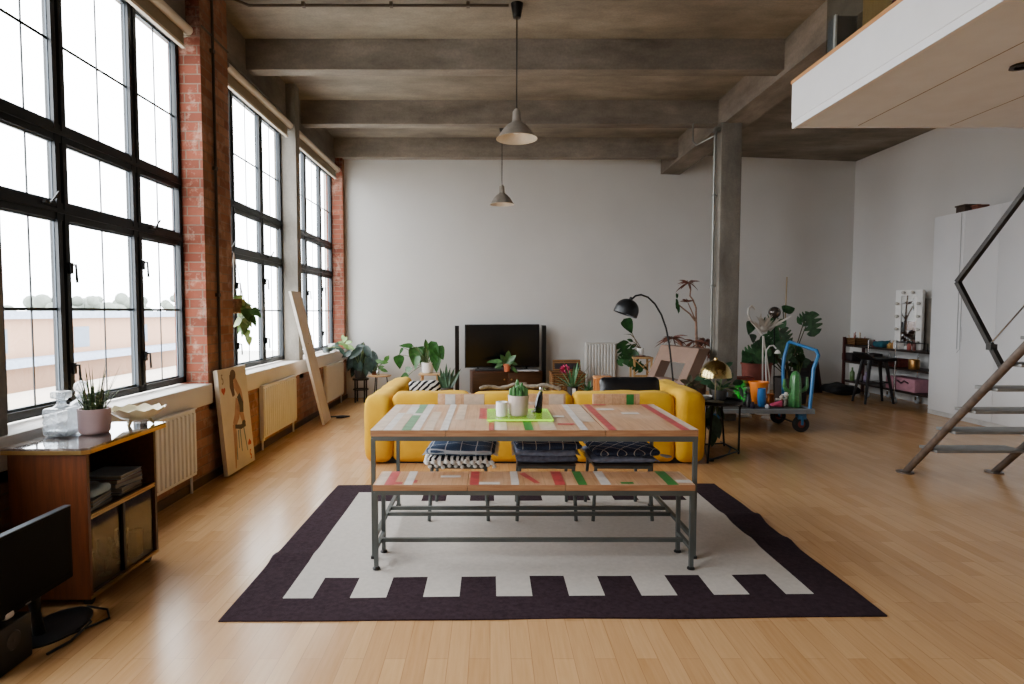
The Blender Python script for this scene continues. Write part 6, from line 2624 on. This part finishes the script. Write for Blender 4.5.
q.build('plinth', M_('#c6c4c1', .5), t)
q = MB()
q.tube([(CX - .006, 7.93, CLZ - .02), (CX - .006, 7.93, .95)], .005, 6)
q.tube([(CX - .006, 7.88, 1.9), (CX - .006, 7.88, .95), (CX - .006, 7.93, .9)], .004, 6)
tag(q.build('cord', M_('#a9a9aa', .6)), 'thin pale cord hanging down the face of the white closet', 'cord')
c = P(963, 209, 8.0)
for k, (y, s_, col, lab) in enumerate([(8.06, (.2, .16, .085), '#4a3a30', 'brown lidded box on top of the white closet'), (7.86, (.14, .1, .05), '#7b4a3a', 'small reddish tin on top of the white closet')]):
    q = MB()
    q.rbox((6.46, y, CLZ + .001 + s_[2] / 2), s_, .01, k=2, m=2)
    q.rbox((6.46, y, CLZ + .001 + s_[2] + .012), (s_[0] + .02, s_[1] + .02, .022), .006, k=2, m=2)
    tag(q.build('box', M_(col, .6)), lab, 'box')

# ------------------------------------------------------------------ steel staircase up to the gallery
t = thing('staircase', 'open steel staircase with tubular stringers and grey treads', 'staircase', (4.17, 5.25, 0))
RUST = M_('#766a61', .42, .55, var=.25, scale=14)
TREAD = M_('#8b8a86', .5, .4, var=.12, scale=10)
HAND = M_('#4a4846', .35, .8, var=.15)
foot1, foot2 = F(905, 472.5), F(997, 471.5)
foot2 = Vector((4.56, foot1.y, 0))
p1 = P(1003, 365, 4.28)
sl = Vector((0, -1, 1.06)).normalized()
topz = ZM1
for f in (foot1, foot2):
    q = MB()
    q.tube([f + sl * .01, f + sl * (topz / sl.z)], .029, 16)
    s_ = q.build('stringer', RUST, t)
    q = MB()
    q.lathe([(.07, 0), (.07, .012), (.035, .014)], f, 20, capt=True)
    q.build('foot_plate', RUST, s_)
rise = .2
for k in range(13):
    z = .28 + .2 * k
    if z > topz - .1:
        break
    yfr = foot1.y - (z / 1.06) - .07
    q = MB()
    q.rbox(((foot1.x + foot2.x) / 2, yfr + .105, z - .012), (foot2.x - foot1.x - .05, .21, .024), .004, k=2, m=2)
    q.build('tread', TREAD, t)
hx_ = foot1.x
b0 = P(1004, 367, 4.25)
b0 = Vector((hx_, foot1.y - 1.03 / 1.06, 1.03))
kn = P(954.5, 282, 4.755)
kn.x = hx_
q = MB()
q.tube([b0, kn], .017, sq=True)
q.cbox(b0.lerp(kn, .24), (.05, .045, .045))
q.build('handrail_post', HAND, t)
q = MB()
q.tube([kn, kn + sl * 2.3], .017, sq=True)
q.build('handrail', HAND, t)
q = MB()
k2 = kn + sl * 1.02
q.tube([k2, k2 + (b0 - kn)], .017, sq=True)
q.build('handrail_post', HAND, t)
q = MB()
q.tube([b0.lerp(kn, .27), b0.lerp(kn, .27) + sl * 2.2], .006, 6)
q.build('tension_cable', CHROME, t)

# ------------------------------------------------------------------ pendant lamps
GREYP = M_('#938b81', .55, .3, var=.12, scale=12)


def pendant(label, x, y, ztop, zrim, r):
    t = thing('pendant_lamp', label, 'lamp', (x, y, zrim), group='pendant lamps on the ceiling')
    q = MB()
    q.lathe([(.012, ZC - .13), (.035, ZC - .125), (.058, ZC - .0), (.001, ZC)], (x, y, 0), 20)
    q.build('ceiling_rose', BLACK, t)
    q = MB()
    q.tube([(x, y, ZC - .12), (x, y, ztop - .01)], .006, 6)
    q.build('cord', BLACK, t)
    h = ztop - zrim
    pr = [(.012, h + .02), (.020, h + .015), (.022, h), (.036, h - .005), (.040, h * .64), (.052, h * .58), (.085, h * .50), (.125, h * .34), (r * .86, h * .12), (r, 0)]
    pr += [(r - .005, .0), (r * .84, h * .11), (.12, h * .32), (.08, h * .47), (.03, h * .56)]
    q = MB()
    q.lathe(pr, (x, y, zrim), 36, capb=False)
    for f_i, f in enumerate(q.f):
        cz = sum((q.v[i].z for i in f)) / 4 - zrim
        ring = f_i // 36
        q.m[f_i] = 1 if ring >= 9 else 0
    s_ = q.build('lamp_shade', [GREYP, M_('#d8cfbf', .5)], t, angle=50)
    q = MB()
    q.ball((x, y, zrim + h * .34), .045, n=12)
    q.tube([(x, y, zrim + h * .4), (x, y, zrim + h * .6)], .02, 8)
    q.build('bulb', WHITEG, s_)


a1, a2 = P(518, 111, 5.56), P(518, 139, 5.56)
pendant('grey metal pendant lamp hanging nearer the middle of the room from the conduit', a1.x - .012, 5.56, a1.z, a2.z, .192)
a1, a2 = P(502, 186, 8.98), P(502, 204.5, 8.98)
pendant('grey metal pendant lamp hanging low against the white back wall', a1.x, 8.98, a1.z, a2.z, .185)

# ------------------------------------------------------------------ light
w = bpy.data.worlds.new('overcast')
scn.world = w
w.use_nodes = True
nt = w.node_tree
bg = nt.nodes['Background']
tcw = nt.nodes.new('ShaderNodeTexCoord')
spw = nt.nodes.new('ShaderNodeSeparateXYZ')
rw = nt.nodes.new('ShaderNodeValToRGB')
nt.links.new(tcw.outputs['Generated'], spw.inputs[0])
nt.links.new(spw.outputs[2], rw.inputs['Fac'])
rw.color_ramp.elements[0].position = 0.0
rw.color_ramp.elements[0].color = (.92, .93, .94, 1)
rw.color_ramp.elements[1].position = .5
rw.color_ramp.elements[1].color = (1.0, 1.0, .99, 1)
nt.links.new(rw.outputs['Color'], bg.inputs['Color'])
bg.inputs['Strength'].default_value = SKY = 9.0

for (y0, y1) in ((3.1, 5.03), (5.55, 7.445), (7.78, 9.77), (.2, 2.42)):
    L = bpy.data.lights.new('window_portal', 'AREA')
    L.shape = 'RECTANGLE'
    L.size = 2.9
    L.size_y = y1 - y0
    L.cycles.is_portal = True
    o = bpy.data.objects.new('window_portal', L)
    COL.objects.link(o)
    o.location = (-2.72, (y0 + y1) / 2, 2.29)
    o.rotation_euler = (0, -pi / 2, 0)

vs_ = scn.view_settings
vs_.view_transform = 'AgX'
vs_.look = 'AgX - Base Contrast'
vs_.gamma = .9
vs_.exposure = 1.3
scn.cycles.max_bounces = 10
scn.cycles.diffuse_bounces = 6
scn.cycles.transparent_max_bounces = 16
scn.cycles.caustics_reflective = False
scn.cycles.caustics_refractive = False
scn.cycles.sample_clamp_indirect = 8
for o in bpy.data.objects:
    if '_local' in o:
        del o['_local']
